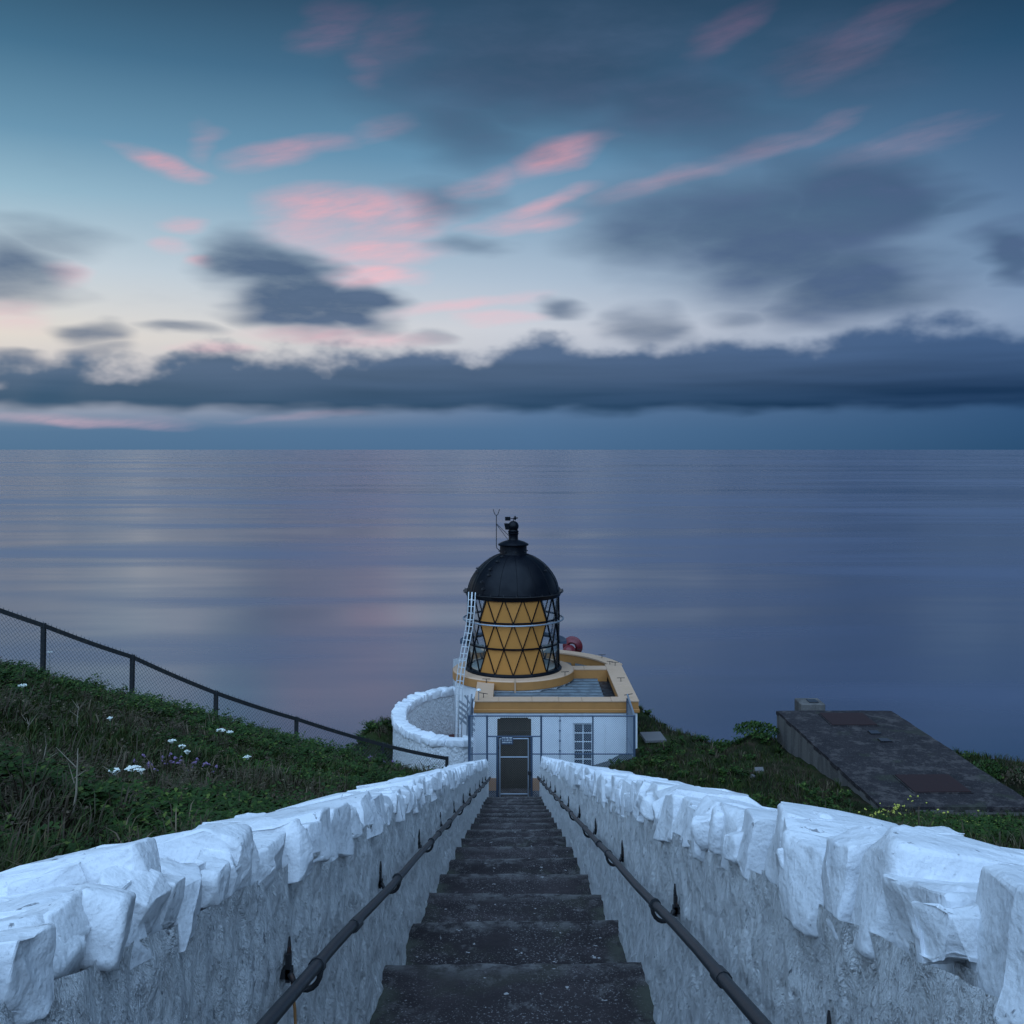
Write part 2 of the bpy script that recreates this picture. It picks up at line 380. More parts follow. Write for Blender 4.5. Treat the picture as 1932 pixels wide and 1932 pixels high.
m.blend(m.rng(m.noise(3.2, 5, .6, (1,1,.14)), .44, .62, 0, .85), (.075,.068,.064)); m.blend(m.rng(m.noise(22, 4, .6), .55, .7, 0, .5), (.22,.21,.20)); m.bump(m.noise(24, 4, .6), .5, .015)
m = Mat('rusted_hatch', (.022,.005,.005), .85); M['rust'] = m.m
m.blend(m.rng(m.noise(24, 4, .6), .45, .7, 0, .6), (.010,.004,.004)); m.bump(m.noise(50, 4, .6), .4, .005)
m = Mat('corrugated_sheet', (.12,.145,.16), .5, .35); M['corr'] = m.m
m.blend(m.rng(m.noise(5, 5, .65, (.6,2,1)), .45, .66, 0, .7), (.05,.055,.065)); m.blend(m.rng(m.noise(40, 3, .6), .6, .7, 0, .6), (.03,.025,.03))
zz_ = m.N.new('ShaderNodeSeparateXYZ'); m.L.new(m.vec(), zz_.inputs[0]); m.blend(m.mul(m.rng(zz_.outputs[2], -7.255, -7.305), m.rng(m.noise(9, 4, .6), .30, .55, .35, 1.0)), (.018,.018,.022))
m = Mat('red_horn_paint', (.15,.012,.018), .45); M['red'] = m.m
m.blend(m.rng(m.noise(12, 4, .6), .5, .7, 0, .5), (.08,.008,.012))
m = Mat('red_yard_surface', (.12,.028,.024), .9); M['yard'] = m.m
m.blend(m.rng(m.noise(6, 4, .6), .45, .7, 0, .6), (.05,.02,.018))
m = Mat('dark_door_paint', (.022,.016,.013), .5); M['door'] = m.m
m.blend(m.rng(m.noise(9, 3, .6, (1,1,.2)), .5, .7, 0, .5), (.04,.03,.022))
m = Mat('window_pane', (.01,.012,.016), .06, spec=.6); M['pane'] = m.m
m = Mat('sign_white', (.7,.72,.72), .5); M['sign'] = m.m
m = Mat('pale_ladder_metal', (.55,.57,.58), .5, .2); M['ladder'] = m.m
m = Mat('fibre_rope', (.35,.17,.06), .9); M['rope'] = m.m
m = Mat('stone_slab', (.13,.12,.12), .9); M['slab'] = m.m
m.blend(m.rng(m.noise(14, 4, .6), .5, .7, 0, .5), (.14,.13,.13)); m.bump(m.noise(30, 4, .6), .4, .01)
# thin clear glazing
gm = bpy.data.materials.new('lantern_glass'); gm.use_nodes = True; nt = gm.node_tree
for n in list(nt.nodes): nt.nodes.remove(n)
_o = nt.nodes.new('ShaderNodeOutputMaterial'); _m = nt.nodes.new('ShaderNodeMixShader'); _t = nt.nodes.new('ShaderNodeBsdfTransparent'); _g = nt.nodes.new('ShaderNodeBsdfGlossy'); _f = nt.nodes.new('ShaderNodeMapRange'); _w = nt.nodes.new('ShaderNodeLayerWeight')
_t.inputs[0].default_value = (.95,.97,.97,1); _g.inputs['Roughness'].default_value = .05; _f.inputs[1].default_value = .35; _f.inputs[2].default_value = 1.0; _f.inputs[3].default_value = .05; _f.inputs[4].default_value = .55; nt.links.new(_w.outputs['Facing'], _f.inputs[0])
nt.links.new(_f.outputs[0], _m.inputs[0]); nt.links.new(_t.outputs[0], _m.inputs[1]); nt.links.new(_g.outputs[0], _m.inputs[2]); nt.links.new(_m.outputs[0], _o.inputs[0])
M['glass'] = gm
m = Mat('optic_glass', (.75,.80,.80), .12, spec=.8); M['optic'] = m.m
m = Mat('cream_inside_paint', (.62,.64,.60), .6); M['cream'] = m.m
# ground and plants
m = Mat('turf_soil', (.014,.018,.007), .95, spec=.1); M['soil'] = m.m
m.blend(m.rng(m.noise(1.1, 5, .65), .46, .64, 0, .85), (.045,.030,.020)); m.blend(m.rng(m.noise(9, 5, .7), .45, .7, 0, .7), (.010,.014,.005))
m.blend(m.rng(m.noise(.35, 4, .6), .52, .66, 0, .6), (.035,.05,.014)); m.bump(m.noise(14, 5, .7), .8, .05)
def leafmat(name, c1, c2, c3):
    m = Mat(name, c1, .65, spec=.2)
    g = m.N.new('ShaderNodeNewGeometry'); ri = g.outputs['Random Per Island']
    m.blend(m.rng(ri, .45, .60), c2); m.blend(m.rng(ri, .86, .93), c3)
    m.blend(m.rng(m.noise(.9, 3, .6), .45, .65, 0, .55), tuple(q*.55 for q in c1))
    M[name] = m.m
leafmat('grass_blades', (.019,.036,.005), (.034,.052,.008), (.10,.072,.032))
leafmat('leafy_growth', (.015,.038,.006), (.028,.060,.009), (.085,.115,.020))
leafmat('brown_growth', (.060,.042,.026), (.036,.036,.016), (.15,.11,.07))
m = Mat('dry_stalk', (.28,.23,.17), .9); M['stalk'] = m.m
m = Mat('white_petal', (.72,.74,.66), .8); M['petal'] = m.m
m = Mat('purple_petal', (.24,.15,.29), .8); M['purple'] = m.m
m = Mat('yellow_petal', (.50,.48,.08), .8); M['yellow'] = m.m
m = Mat('green_stem', (.05,.09,.025), .8); M['stem'] = m.m
# the sea, smoothed by a long exposure
m = Mat('sea_water', (.014,.030,.070), .2, spec=.5); M['sea'] = m.m
m.b.inputs['IOR'].default_value = 3.3
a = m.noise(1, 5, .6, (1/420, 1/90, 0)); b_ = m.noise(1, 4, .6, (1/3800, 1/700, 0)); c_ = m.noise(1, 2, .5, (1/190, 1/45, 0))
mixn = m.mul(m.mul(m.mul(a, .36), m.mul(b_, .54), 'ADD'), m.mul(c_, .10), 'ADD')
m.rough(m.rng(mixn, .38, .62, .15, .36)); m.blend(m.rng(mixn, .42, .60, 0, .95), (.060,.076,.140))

# ================================================================== the lie of the land
def S(d): return -2.81 - .2947*(np.asarray(d, float)-5.62)      # line along the step edges
EDGE_L = [(-60,2),(-16,15),(-10.2,20.4),(-7.6,22.7),(-5.9,24.7),(-5.15,27.5),(-4.75,31),(-4.2,34),(-2,37),(0,38.2)]
EDGE_R = [(0,38.2),(3,36.6),(4.0,33.5),(4.5,30.6),(5.2,28.9),(6.2,28.1),(7.1,29.4),(10.7,29.2),(12.0,25),(13.2,19),(18,12),(60,2)]
EDGE = np.array(EDGE_L+EDGE_R[1:], float)
def edge_dist(x, y):
    """distance beyond the cliff edge (positive on the seaward side)"""
    x = np.asarray(x, float); y = np.asarray(y, float); best = np.full(x.shape, 1e9); sign = np.ones(x.shape)
    for (ax, ay), (bx, by) in zip(EDGE[:-1], EDGE[1:]):
        ex, ey = bx-ax, by-ay; t = np.clip(((x-ax)*ex+(y-ay)*ey)/(ex*ex+ey*ey), 0, 1)
        dd = np.hypot(x-ax-t*ex, y-ay-t*ey)
        sg = np.sign(ex*(y-ay)-ey*(x-ax)); k = dd < best-1e-9
        best = np.where(k, dd, best); sign = np.where(k, sg, sign)
    return best*sign
def height(x, y):
    x = np.asarray(x, float); y = np.asarray(y, float)
    s = S(np.clip(y, -30, 60))
    # left slope
    base = np.maximum(s+.42, -9.42)
    g = np.interp(y, [0,19,21.2,22.4,24,26,40], [.27,.27,.25,.19,.13,0.,0.])
    zl = base + g*np.minimum(np.maximum(-x-1.1, 0), 14)
    zl = zl + .75*np.exp(-((x+4.3)/.7)**2-((y-32)/2.2)**2) + .25*np.exp(-((x+4.6)/.7)**2-((y-28.5)/1.6)**2)
    # right slope
    sp = np.interp(y, [-30,2,6,10,15,20,24,28,40], [7.6,-1.45,-2.65,-3.9,-5.65,-7.25,-7.6,-8.15,-8.8])
    k = sstep(1.1, 4.0, x); zr = (s+.40)*(1-k)+sp*k
    zr = np.where(y > 25.4, np.maximum(zr, -8.75), zr)
    zr = zr + sstep(10.7, 11.7, x)*sstep(27, 20, y)*np.clip((y-14)*.12, 0, .75)
    zr = zr + .45*np.exp(-((x-6.6)/.6)**2-((y-27.6)/.7)**2)
    z = np.where(x < 0, zl, zr)
    # level landing by the building
    fl = sstep(-3.7, -3.2, x)*sstep(2.3, 1.3, x)*sstep(26.5, 27.0, y)
    z = z*(1-fl)+(-9.5)*fl
    # hollow under the stair
    ins = (np.abs(x) < .98) & (y < 26.8); z = np.where(ins, s-.9, z)
    n = fbm(x*.55, y*.55, 3.3)*.16 + fbm(x*2.1, y*2.1, 9.1)*.11
    quiet = sstep(.98, 1.7, np.abs(x))*(1-fl)
    z = z + n*quiet
    e = edge_dist(x, y); ee = np.maximum(e, 0)
    z = z - np.maximum(0, ee)*(.55+.9*sstep(0, 2.5, ee))*1.15 - 1.1*sstep(.0, 30., ee)*12 + fbm(x*.5, y*.5, 5.)*np.minimum(ee*.5, 2.5)
    return np.maximum(z, SEA-2)
def axis(a, parts):
    out = [a]
    for (b, st) in parts:
        n = max(1, int(round((b-out[-1])/st))); out += list(np.linspace(out[-1], b, n+1)[1:])
    return np.array(out)
XS = axis(-160, [(-60,8),(-26,2),(-13,.5),(-.95,.18),(.95,.38),(13,.18),(26,.6),(60,2),(160,8)])
YS = axis(-90, [(-12,4),(1,.5),(36,.18),(48,.6),(100,2)])
gx, gy = np.meshgrid(XS, YS); gz = height(gx, gy)
nx, ny = len(XS), len(YS)
me = bpy.data.meshes.new('ground'); idx = np.arange(nx*ny).reshape(ny, nx)
fq = np.stack([idx[:-1,:-1], idx[:-1,1:], idx[1:,1:], idx[1:,:-1]], -1).reshape(-1, 4)
me.from_pydata(np.stack([gx, gy, gz], -1).reshape(-1, 3).tolist(), [], fq.tolist()); me.shade_smooth()
struct(link_mesh('ground', me, M['soil'], None, (0,0,0)))
MB().add([(-150000,-20000,SEA),(150000,-20000,SEA),(150000,200000,SEA),(-150000,200000,SEA)], [(0,1,2,3)])
me = bpy.data.meshes.new('sea'); me.from_pydata([(-150000,-20000,SEA),(150000,-20000,SEA),(150000,250000,SEA),(-150000,250000,SEA)], [], [(0,1,2,3)])
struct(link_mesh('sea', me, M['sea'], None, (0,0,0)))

# ================================================================== the flight of steps
HW = .70; TREAD = 1.371; RISE = .404
steps = bpy.data.objects.new('steps', None); COL.objects.link(steps); steps.location = (0, 15, -9.3); WL[steps] = Vector((0,15,-9.3)); struct(steps)
def make_step(i):
    d1 = 5.62+TREAD*i; zt = -2.81-RISE*i; d0 = d1-TREAD-.12
    rs = np.random.default_rng(100+i); n = 60; vs = []; fs = []
    xs = np.linspace(-HW-.06, HW+.06, n+1); seed = i*3.7
    nick = fbm(xs*5, seed, 1.)*.014 + np.minimum(0, fbm(xs*11, seed, 4.)+.25)*.03
    tilt = rs.uniform(-.018, .018)
    prof = 9
    for k, x in enumerate(xs):
        zb = zt + fbm(x*2.2, seed, 2.)*.008 + tilt*x
        e = d1+nick[k]
        for (yy, zz) in ((d0, zb), (d0+(d1-d0)*.3, zb+fbm(x*3, seed+1, 0.)*.006), (d0+(d1-d0)*.55, zb+fbm(x*3, seed+2, 0.)*.006), (d0+(d1-d0)*.8, zb+fbm(x*3, seed+3, 0.)*.005),
                         (e-.035, zb), (e-.010, zb-.006+nick[k]*.3), (e, zb-.022), (e-.012, zb-RISE*.5), (e-.012, zb-RISE-.06)):
            vs.append((x, yy, zz))
    for k in range(n):
        for q in range(prof-1): fs.append((k*prof+q, k*prof+q+1, (k+1)*prof+q+1, (k+1)*prof+q))
    b = MB().add(vs, fs); 
    # closing sides and underside keep each step a solid block
    lo = zt-RISE-.06
    b.add([(xs[0],d0,lo),(xs[-1],d0,lo),(xs[-1],d0,zt),(xs[0],d0,zt)], [(0,1,2,3)])
    o = b.build('step', M['step'], steps, smooth=40)
    at = o.data.attributes.new('wear', 'FLOAT', 'POINT'); wv = []
    for k, x in enumerate(xs):
        side = -max(0., (abs(x)-.50)/.2)
        wv += [-.9, side, side, side, .8, 1., 1., .2, 0.]
    wv += [0.]*4; at.data.foreach_set('value', wv)
for i in range(-4, 16): make_step(i)
b = MB(); b.box(-1.25, 1.25, 26.19, 28.6, -9.9, -9.46); struct(b.build('landing', M['step']))

# ================================================================== whitewashed stair walls
def rough_face(side, y0, y1):
    """inner face of the wall as a scoured, uneven sheet; returns mesh builder"""
    ys = axis(y0, [(5, .028), (10, .05), (y1, .10)]); nz = 30
    Y, T = np.meshgrid(ys, np.linspace(0, 1, nz+1), indexing='ij')
    Z = S(Y)-.62+T*(.62+.80)
    st = fbm(Y*7+Z*3, Z*4.5, 2.+side)*.024 + fbm(Y*19+Z*8, Z*12, 5.+side)*.018 + fbm(Y*1.3, Z*1.3, 8.+side)*.020
    X = side*(HW - st - .02*sstep(.75, 1.0, T)*0)
    k = len(ys); m_ = nz+1
    vs = np.stack([X, Y, Z], -1).reshape(-1, 3); id_ = np.arange(k*m_).reshape(k, m_)
    fs = np.stack([id_[:-1,:-1], id_[1:,:-1], id_[1:,1:], id_[:-1,1:]], -1).reshape(-1, 4)
    return vs, fs, ys
def add_stone(name, parent, c, dims, rot, seed, mat, detail=0, npts=10, chip=.17, lumps=0, floor=None):
    """an angular broken stone: a jittered block with knocked-off corners, plus smaller broken lumps grown onto it"""
    rs = random.Random(seed); bm = bmesh.new()
    def hull(cen, hx, hy, hz, npts, turn):
        vs = []
        def nv(x, y, z):
            vs.append(bm.verts.new(Vector(cen)+turn @ Vector((x, y, z))))
        for sx in (-1,1):
            for sy in (-1,1):
                for sz in (-1,1):
                    j = [rs.uniform(1-chip, 1.06) for _ in range(3)]
                    if rs.random() < .45:
                        ax = rs.randrange(3); j2 = list(j); j2[ax] *= rs.uniform(.35, .75); nv(sx*hx*j2[0], sy*hy*j2[1], sz*hz*j2[2])
                        ax2 = (ax+1) % 3; j3 = list(j); j3[ax2] *= rs.uniform(.35, .75); nv(sx*hx*j3[0], sy*hy*j3[1], sz*hz*j3[2])
                    else: nv(sx*hx*j[0], sy*hy*j[1], sz*hz*j[2])
        for _ in range(npts):
            a = rs.randrange(3); q = [rs.uniform(-.7, .7) for _ in range(3)]; q[a] = rs.choice((-1,1))*rs.uniform(.88, 1.08)
            nv(q[0]*hx, q[1]*hy, q[2]*hz)
        r = bmesh.ops.convex_hull(bm, input=vs)
        bmesh.ops.delete(bm, geom=list({g for g in r['geom_interior']+r['geom_unused'] if isinstance(g, bmesh.types.BMVert)}), context='VERTS')
    hx, hy, hz = [q/2 for q in dims]
    hull((0,0,0), hx, hy, hz, npts, Matrix.Identity(3))
    for _ in range(lumps):
        f = rs.uniform(.35, .62); sx = rs.choice((-1,-1,1))
        cen = (hx*rs.uniform(-.62,.62), hy*rs.uniform(-.45,.45), hz*rs.uniform(.05,.42))
        hull(cen, hx*f*rs.uniform(.4,.9), hy*rs.uniform(.4,.8), hz*rs.uniform(.5,.7), 4, Euler((rs.uniform(-.25,.25), rs.uniform(-.2,.2), rs.uniform(-.3,.3))).to_matrix())
    bmesh.ops.dissolve_limit(bm, angle_limit=R(7), verts=bm.verts[:], edges=bm.edges[:])
    bmesh.ops.bevel(bm, geom=bm.edges[:], offset=min(dims)*.055+.006, segments=3 if detail else 2, affect='EDGES', clamp_overlap=True, profile=.6)
    bmesh.ops.triangulate(bm, faces=bm.faces[:])
    if detail:
        for _ in range(detail):
            es = [e for e in bm.edges if e.calc_length() > .035]
            bmesh.ops.subdivide_edges(bm, edges=es, cuts=1, use_grid_fill=True); bmesh.ops.triangulate(bm, faces=bm.faces[:])
        bm.normal_update()
        co = np.array([v.co[:] for v in bm.verts]); no = np.array([v.normal[:] for v in bm.verts])
        nn = fbm(co[:,0]*9+seed, co[:,1]*9, co[:,2]*9)*.014 + fbm(co[:,0]*26+seed, co[:,1]*26, co[:,2]*26, 3)*.010 - np.maximum(0, fbm(co[:,0]*6+seed*2, co[:,1]*6, co[:,2]*6)-.25)*.05
        for v, q in zip(bm.verts, co+no*nn[:,None]): v.co = q
    bmesh.ops.rotate(bm, verts=bm.verts[:], cent=(0,0,0), matrix=rot)
    if floor:
        for v in bm.verts: v.co.z = max(v.co.z, floor(v.co.x+c[0], v.co.y+c[1])-c[2])
    me = bpy.data.meshes.new(name); bm.to_mesh(me); bm.free(); me.shade_smooth(); me.set_sharp_from_angle(angle=R(48))
    return link_mesh(name, me, mat, parent, c)
from mathutils import Euler
def wall_line(x, y): return float(S(y))+.745+.020*math.sin(y*9.1+x)+.014*math.sin(y*23.7)-.10*max(0, abs(x)-.85)
def stair_wall(side, label):
    y0, y1 = .35, 26.62
    t = thing('stair_wall', (side*.93, 13.5, float(S(13.5))-.5), label, 'wall')
    vs, fs, ys = rough_face(side, y0, y1); b = MB(); b.add(vs.tolist(), fs.tolist())
    # core, far face and end of the wall
    xo = side*1.17
    k = len(ys); s0 = [float(S(ys[0])), float(S(ys[-1]))]
    for (ya, yb) in ((y0, y1),):
        za, zb = s0
        c = [(side*.74,ya,za-.62),(xo,ya,za-.62),(xo,ya,za+.74),(side*.74,ya,za+.80),(side*.74,yb,zb-.62),(xo,yb,zb-.62),(xo,yb,zb+.74),(side*.74,yb,zb+.80)]
        b.add(c, [(0,1,2,3),(7,6,5,4),(1,5,6,2),(3,2,6,7),(0,3,7,4)])
    zb = s0[1]; b.add([(side*.66,y1,zb-.62),(side*.76,y1,zb-.62),(side*.76,y1,zb+.8),(side*.66,y1,zb+.8)], [(0,1,2,3)])
    b.build('wall_body', M['harl'], t, smooth=50, fix=False)
    rs = random.Random(31 if side < 0 else 57); y = .75; i = 0
    while y < y1-.05:
        w = rs.choice((rs.uniform(.11,.18), rs.uniform(.16,.27), rs.uniform(.22,.34))) if y < 6 else rs.uniform(.10, .25)
        lift = rs.uniform(.11, .19)+(.05 if side > 0 else 0); yc = y+w/2; h = lift+rs.uniform(.0,.045)
        x_in = HW+rs.uniform(-.030, .022); x_out = 1.20+rs.uniform(-.03, .07)
        c = (side*(x_in+x_out)/2, yc, float(S(yc))+.77+lift-.045-h/2)
        slope = -math.atan(.2947)*rs.uniform(.55, 1.0)
        rot = Euler((slope+R(rs.uniform(-5,5)), side*R(rs.uniform(6,13)), R(rs.uniform(-7,7)))).to_matrix()
        add_stone('coping_stone', t, c, (x_out-x_in, w*1.10, h), rot, 1000*(side+2)+i, M['coping'], detail=2 if yc < 5 else (1 if yc < 12 else 0), npts=rs.randint(5, 10), lumps=rs.choice((1,2,2)) if yc < 12 else 1)
        # small packing piece wedged against the inner edge
        if rs.random() < .35:
            pw_ = rs.uniform(.07, .14); c2 = (side*(HW+rs.uniform(.03,.06)), y+w*rs.uniform(.85,1.05), float(S(yc))+.81+rs.uniform(0,.03))
            add_stone('packing_stone', t, c2, (.12, pw_, rs.uniform(.08,.14)), Euler((R(rs.uniform(-30,10)), R(rs.uniform(-20,20)), R(rs.uniform(-30,30)))).to_matrix(), 5000*(side+2)+i, M['coping'], detail=1 if yc < 6 else 0, npts=5)
        y += w; i += 1
    return t
wall_l = stair_wall(-1, 'long white-painted rubble wall on the left of the steps')
wall_r = stair_wall(1, 'long white-painted rubble wall on the right of the steps')

# ================================================================== handrails with hooked brackets
def handrail(side, first, label):
    t = thing('handrail', (side*.60, 13.5, float(S(13.5))), label, 'handrail')
    rx = side*.60; H = .50
    zz = lambda d: float(S(d))+H
    pts = [(rx+side*.004*math.sin(q*1.9), q, zz(q)+.006*math.sin(q*2.3)) for q in np.arange(.6, 25.9, .55)]
    MB().tube(pts, .019, 10).build('rail', M['rail'], t, smooth=True)
    y = first
    while y < 26.0:
        z = zz(y); b = MB()
        # flat plate on the wall with an upturned spike, then a hook curling under the rail
        wx = side*.692
        b.bar((wx,y+.02,z-.055),(wx,y+.02,z+.030), .014, .030, up=(0,1,0))
        b.tube([(wx,y+.02,z+.02),(wx-side*.003,y+.02,z+.05),(wx-side*.002,y+.025,z+.078)], [.007,.006,.003], 6)
        b.bar((wx+side*.03,y+.02,z-.03),(wx-side*.012,y+.02,z-.03), .03)
        br = b.build('bracket', M['iron'], t)
        arc = [(wx, y+.02, z-.035)] + [(rx+side*.035+side*.046*math.cos(a)-0*side, y, z-.012+.060*math.sin(a)) for a in np.linspace(-.3, -math.pi*.98, 9)] 
        MB().tube(arc, .0095, 6).build('hook', M['iron'], br, smooth=True)
        MB().tube([(rx,y-.016,zz(y-.016)),(rx,y+.016,zz(y+.016))], .026, 10).build('collar', M['rail'], t, smooth=40)
        if int((y-first)/2.15+.5) % 2 == 0:
            q = y+.75; MB().tube([(rx,q-.05,zz(q-.05)),(rx,q+.05,zz(q+.05))], .0245, 10).build('sleeve', M['rail'], t, smooth=40)
        y += 2.15
    return t
handrail(-1, 3.12, 'dark iron handrail with hooked brackets on the left wall')
handrail(1, 2.22, 'dark iron handrail with hooked brackets on the right wall')
b = MB(); b.tube([(-.683,3.14,-1.62),(-.675,3.15,-1.72),(-.672,3.16,-1.84),(-.668,3.165,-1.98)], [.004,.005,.004,.002], 5)
tag(b.build('rope_end', M['rope']), 'frayed orange rope end hanging from nearest left handrail bracket', 'rope')

# ================================================================== chain link
def chain_link(b, o, u, v, lu, lv, sp, r, vfun=None, n=3):
    """diamond mesh in the parallelogram o + s*u + t*v ; u,v unit vectors; clipped to the panel"""
    o, u, v = Vector(o), Vector(u), Vector(v)
    k = -lv
    while k < lu:
        for sgn in (1, -1):
            s0, s1, t0, t1 = k, k+lv, 0., lv
            if sgn < 0: t0, t1 = lv, 0.
            A, B = [s0, t0], [s1, t1]
            if B[0] <= 0 or A[0] >= lu: continue
            if A[0] < 0: f = -A[0]/(B[0]-A[0]); A = [0, A[1]+(B[1]-A[1])*f]
            if B[0] > lu: f = (lu-A[0])/(B[0]-A[0]); B = [lu, A[1]+(B[1]-A[1])*f]
            if B[0]-A[0] < .01: continue
            b.tube([o+u*A[0]+v*A[1], o+u*B[0]+v*B[1]], r, n)
        k += sp
    return b

# ================================================================== compound fence and gate at the foot of the steps
GY = 26.66; GT = -6.94
fence = thing('compound_fence', (1.0, GY, -9.46), 'tall blue-grey chain-link fence enclosing the lighthouse door', 'fence')
def pole(x, y, z0, z1, r, name, parent, mat='fencepaint'):
    return MB().tube([(x,y,z0),(x,y,z1)], r, 10).build(name, M[mat], parent, smooth=40)
XL, XR = -1.17, 3.13; BACK = 28.30
for x, z0 in ((XL,-9.2),(-.705,-9.3),(.705,-9.3),(XR,-9.0)): pole(x, GY, z0, GT+.02, .032 if abs(x) > 1 else .026, 'post', fence)
for x, z1 in ((XL,GT+.06),(XR,GT+.06)): pole(x, BACK, -9.3, z1, .030, 'post', fence)
pole(2.05, GY+.002, -9.0, GT, .020, 'post', fence)
def hrail(x0, x1, y, z, r=.020): return MB().tube([(x0,y,z),(x1,y,z)], r, 8).build('rail', M['fencepaint'], fence, smooth=40)
hrail(XL, XR, GY, GT); hrail(XL, -.44, GY, -7.93, .016); hrail(.44, XR, GY, -7.93, .016); hrail(-.705, .705, GY, -7.47, .018)
for x in (XL, XR):
    for z in (GT, -7.93): MB().tube([(x,GY,z),(x,BACK,z)], .018, 8).build('rail', M['fencepaint'], fence, smooth=40)
    MB().bar((x,GY,GT+.01),(x,BACK,GT+.16), .04, .05).build('stay', M['galv'], fence)
b = MB(); chain_link(b, (XL,GY,-9.05), (1,0,0), (0,0,1), .465, 2.09, .058, .0036); b.build('mesh_panel', M['wire'], fence)
b = MB(); chain_link(b, (.705,GY,-8.95), (1,0,0), (0,0,1), XR-.705, 1.99, .058, .0036); b.build('mesh_panel', M['wire'], fence)
b = MB(); chain_link(b, (-.705,GY,-7.45), (1,0,0), (0,0,1), 1.41, .50, .058, .0026); b.build('mesh_panel', M['wire_g'], fence)
for x0, x1 in ((-.705,-.40),(.42,.705)):
    b = MB(); chain_link(b, (x0,GY,-9.40), (1,0,0), (0,0,1), x1-x0, 1.92, .058, .0036); b.build('mesh_panel', M['wire'], fence)
for x in (XL, XR):
    b = MB(); chain_link(b, (x,GY,-9.0), (0,1,0), (0,0,1), BACK-GY, 2.05, .058, .0036); b.build('mesh_panel', M['wire'], fence)
gate = MB(); gx0, gx1, gz0, gz1 = -.37, .37, -9.30, -7.52
for x in (gx0, gx1): gate.tube([(x,GY-.03,gz0),(x,GY-.03,gz1)], .020, 8)
for z in (gz0, gz1, -8.0, -8.96): gate.tube([(gx0,GY-.03,z),(gx1,GY-.03,z)], .017, 8)
gate = gate.build('gate', M['galv'], fence, smooth=40)
b = MB(); chain_link(b, (gx0,GY-.03,gz0), (1,0,0), (0,0,1), gx1-gx0, gz1-gz0, .058, .0026); b.build('gate_mesh', M['wire_g'], gate)
for x in (-.44, .455): pole(x, GY, -9.40, -7.47, .028, 'gate_post', fence)
b = MB(); b.box(.36,.44,GY-.07,GY-.02,-8.46,-8.36); b.build('latch', M['iron'], gate, bevel=.008)
for z in (-7.75, -9.05): MB().tube([(-.40,GY-.02,z-.04),(-.40,GY-.02,z+.04)], .016, 8).build('hinge', M['iron'], gate)

# ================================================================== the lighthouse
LX, LY = -.025, 32.3
lh = thing('lighthouse', (LX, LY, -9.6), 'squat white lighthouse with ochre parapet, diamond-glazed lantern and black dome', 'lighthouse')
PT = -6.96                                       # parapet top
bx0, bx1, by0, by1 = -1.06, 3.42, 28.42, 33.2
# walls: front wall built round the door and window openings
DX0, DX1, DZ = -.47, .475, -7.44
WX0, WX1, WZ0, WZ1 = 1.63, 2.205, -8.92, -7.60
zb, zt = -9.9, -7.28
b = MB()
b.box(bx0, DX0, by0, by0+.30, zb, zt); b.box(DX0, DX1, by0, by0+.30, DZ, zt); b.box(DX1, WX0, by0, by0+.30, zb, zt)
b.box(WX0, WX1, by0, by0+.30, zb, WZ0); b.box(WX0, WX1, by0, by0+.30, WZ1, zt); b.box(WX1, bx1, by0, by0+.30, zb, zt)
b.build('front_wall', M['white'], lh)
MB().box(bx1-.30, bx1, by0+.302, by1, zb, zt).build('side_wall', M['white'], lh)
MB().box(bx0, bx0+.30, by0+.302, 31.2, zb, zt).build('side_wall', M['white'], lh)
MB().lathe([(1.84,zb),(1.84,-7.16)], LX, LY, 64).build('tower_wall', M['white'], lh, smooth=True)
b = MB().lathe([(3.62,zb),(3.62,PT-.25)], LX, LY, 40, 75, 215); b.build('rear_wall', M['white'], lh, smooth=True)
# ochre plinth each side of the door
for x0, x1 in ((bx0-.02, DX0-.003), (DX1+.003, 1.3)): MB().box(x0, x1, by0-.03, by0-.002, -9.47, -9.12).build('plinth', M['ochre'], lh)
# door
dr = MB().box(DX0, DX1, by0+.16, by0+.21, zb, DZ).build('door', M['door'], lh)
for x0, x1, z0, z1 in ((DX0+.08,-.04,-8.55,-7.95),(.05,DX1-.08,-8.55,-7.95),(DX0+.08,-.04,-9.35,-8.65),(.05,DX1-.08,-9.35,-8.65)):
    MB().box(x0, x1, by0+.145, by0+.159, z0, z1).build('door_panel', M['door'], dr, bevel=.006)
MB().box(DX0, DX1, by0+.10, by0+.158, -7.90, -7.84).build('transom', M['door'], dr)
MB().box(DX0-.005, DX0+.08, by0-.012, by0-.002, DZ-.03, DZ+.02).build('lintel_bracket', M['white'], lh); MB().box(DX1-.08, DX1+.005, by0-.012, by0-.002, DZ-.03, DZ+.02).build('lintel_bracket', M['white'], lh)
# small notice on the gate: pale bars of lettering too small to read
nb = MB().box(-.33, -.03, GY-.065, GY-.052, -7.66, -7.44).build('notice', M['fencepaint'], gate)
rsn = random.Random(3); b = MB()
for z in (-7.49, -7.55, -7.61):
    x = -.31
    while x < -.06:
        b.box(x, x+.010, GY-.0695, GY-.0655, z-.016, z+.016)
        if rsn.random() < .7: b.box(x+.0102, x+.022, GY-.0695, GY-.0655, z+rsn.choice((-.014,-.003,.008)), z+.016)
        x += rsn.choice((.028,.030,.045))
b.build('lettering', M['sign'], nb)['kind'] = 'stuff'
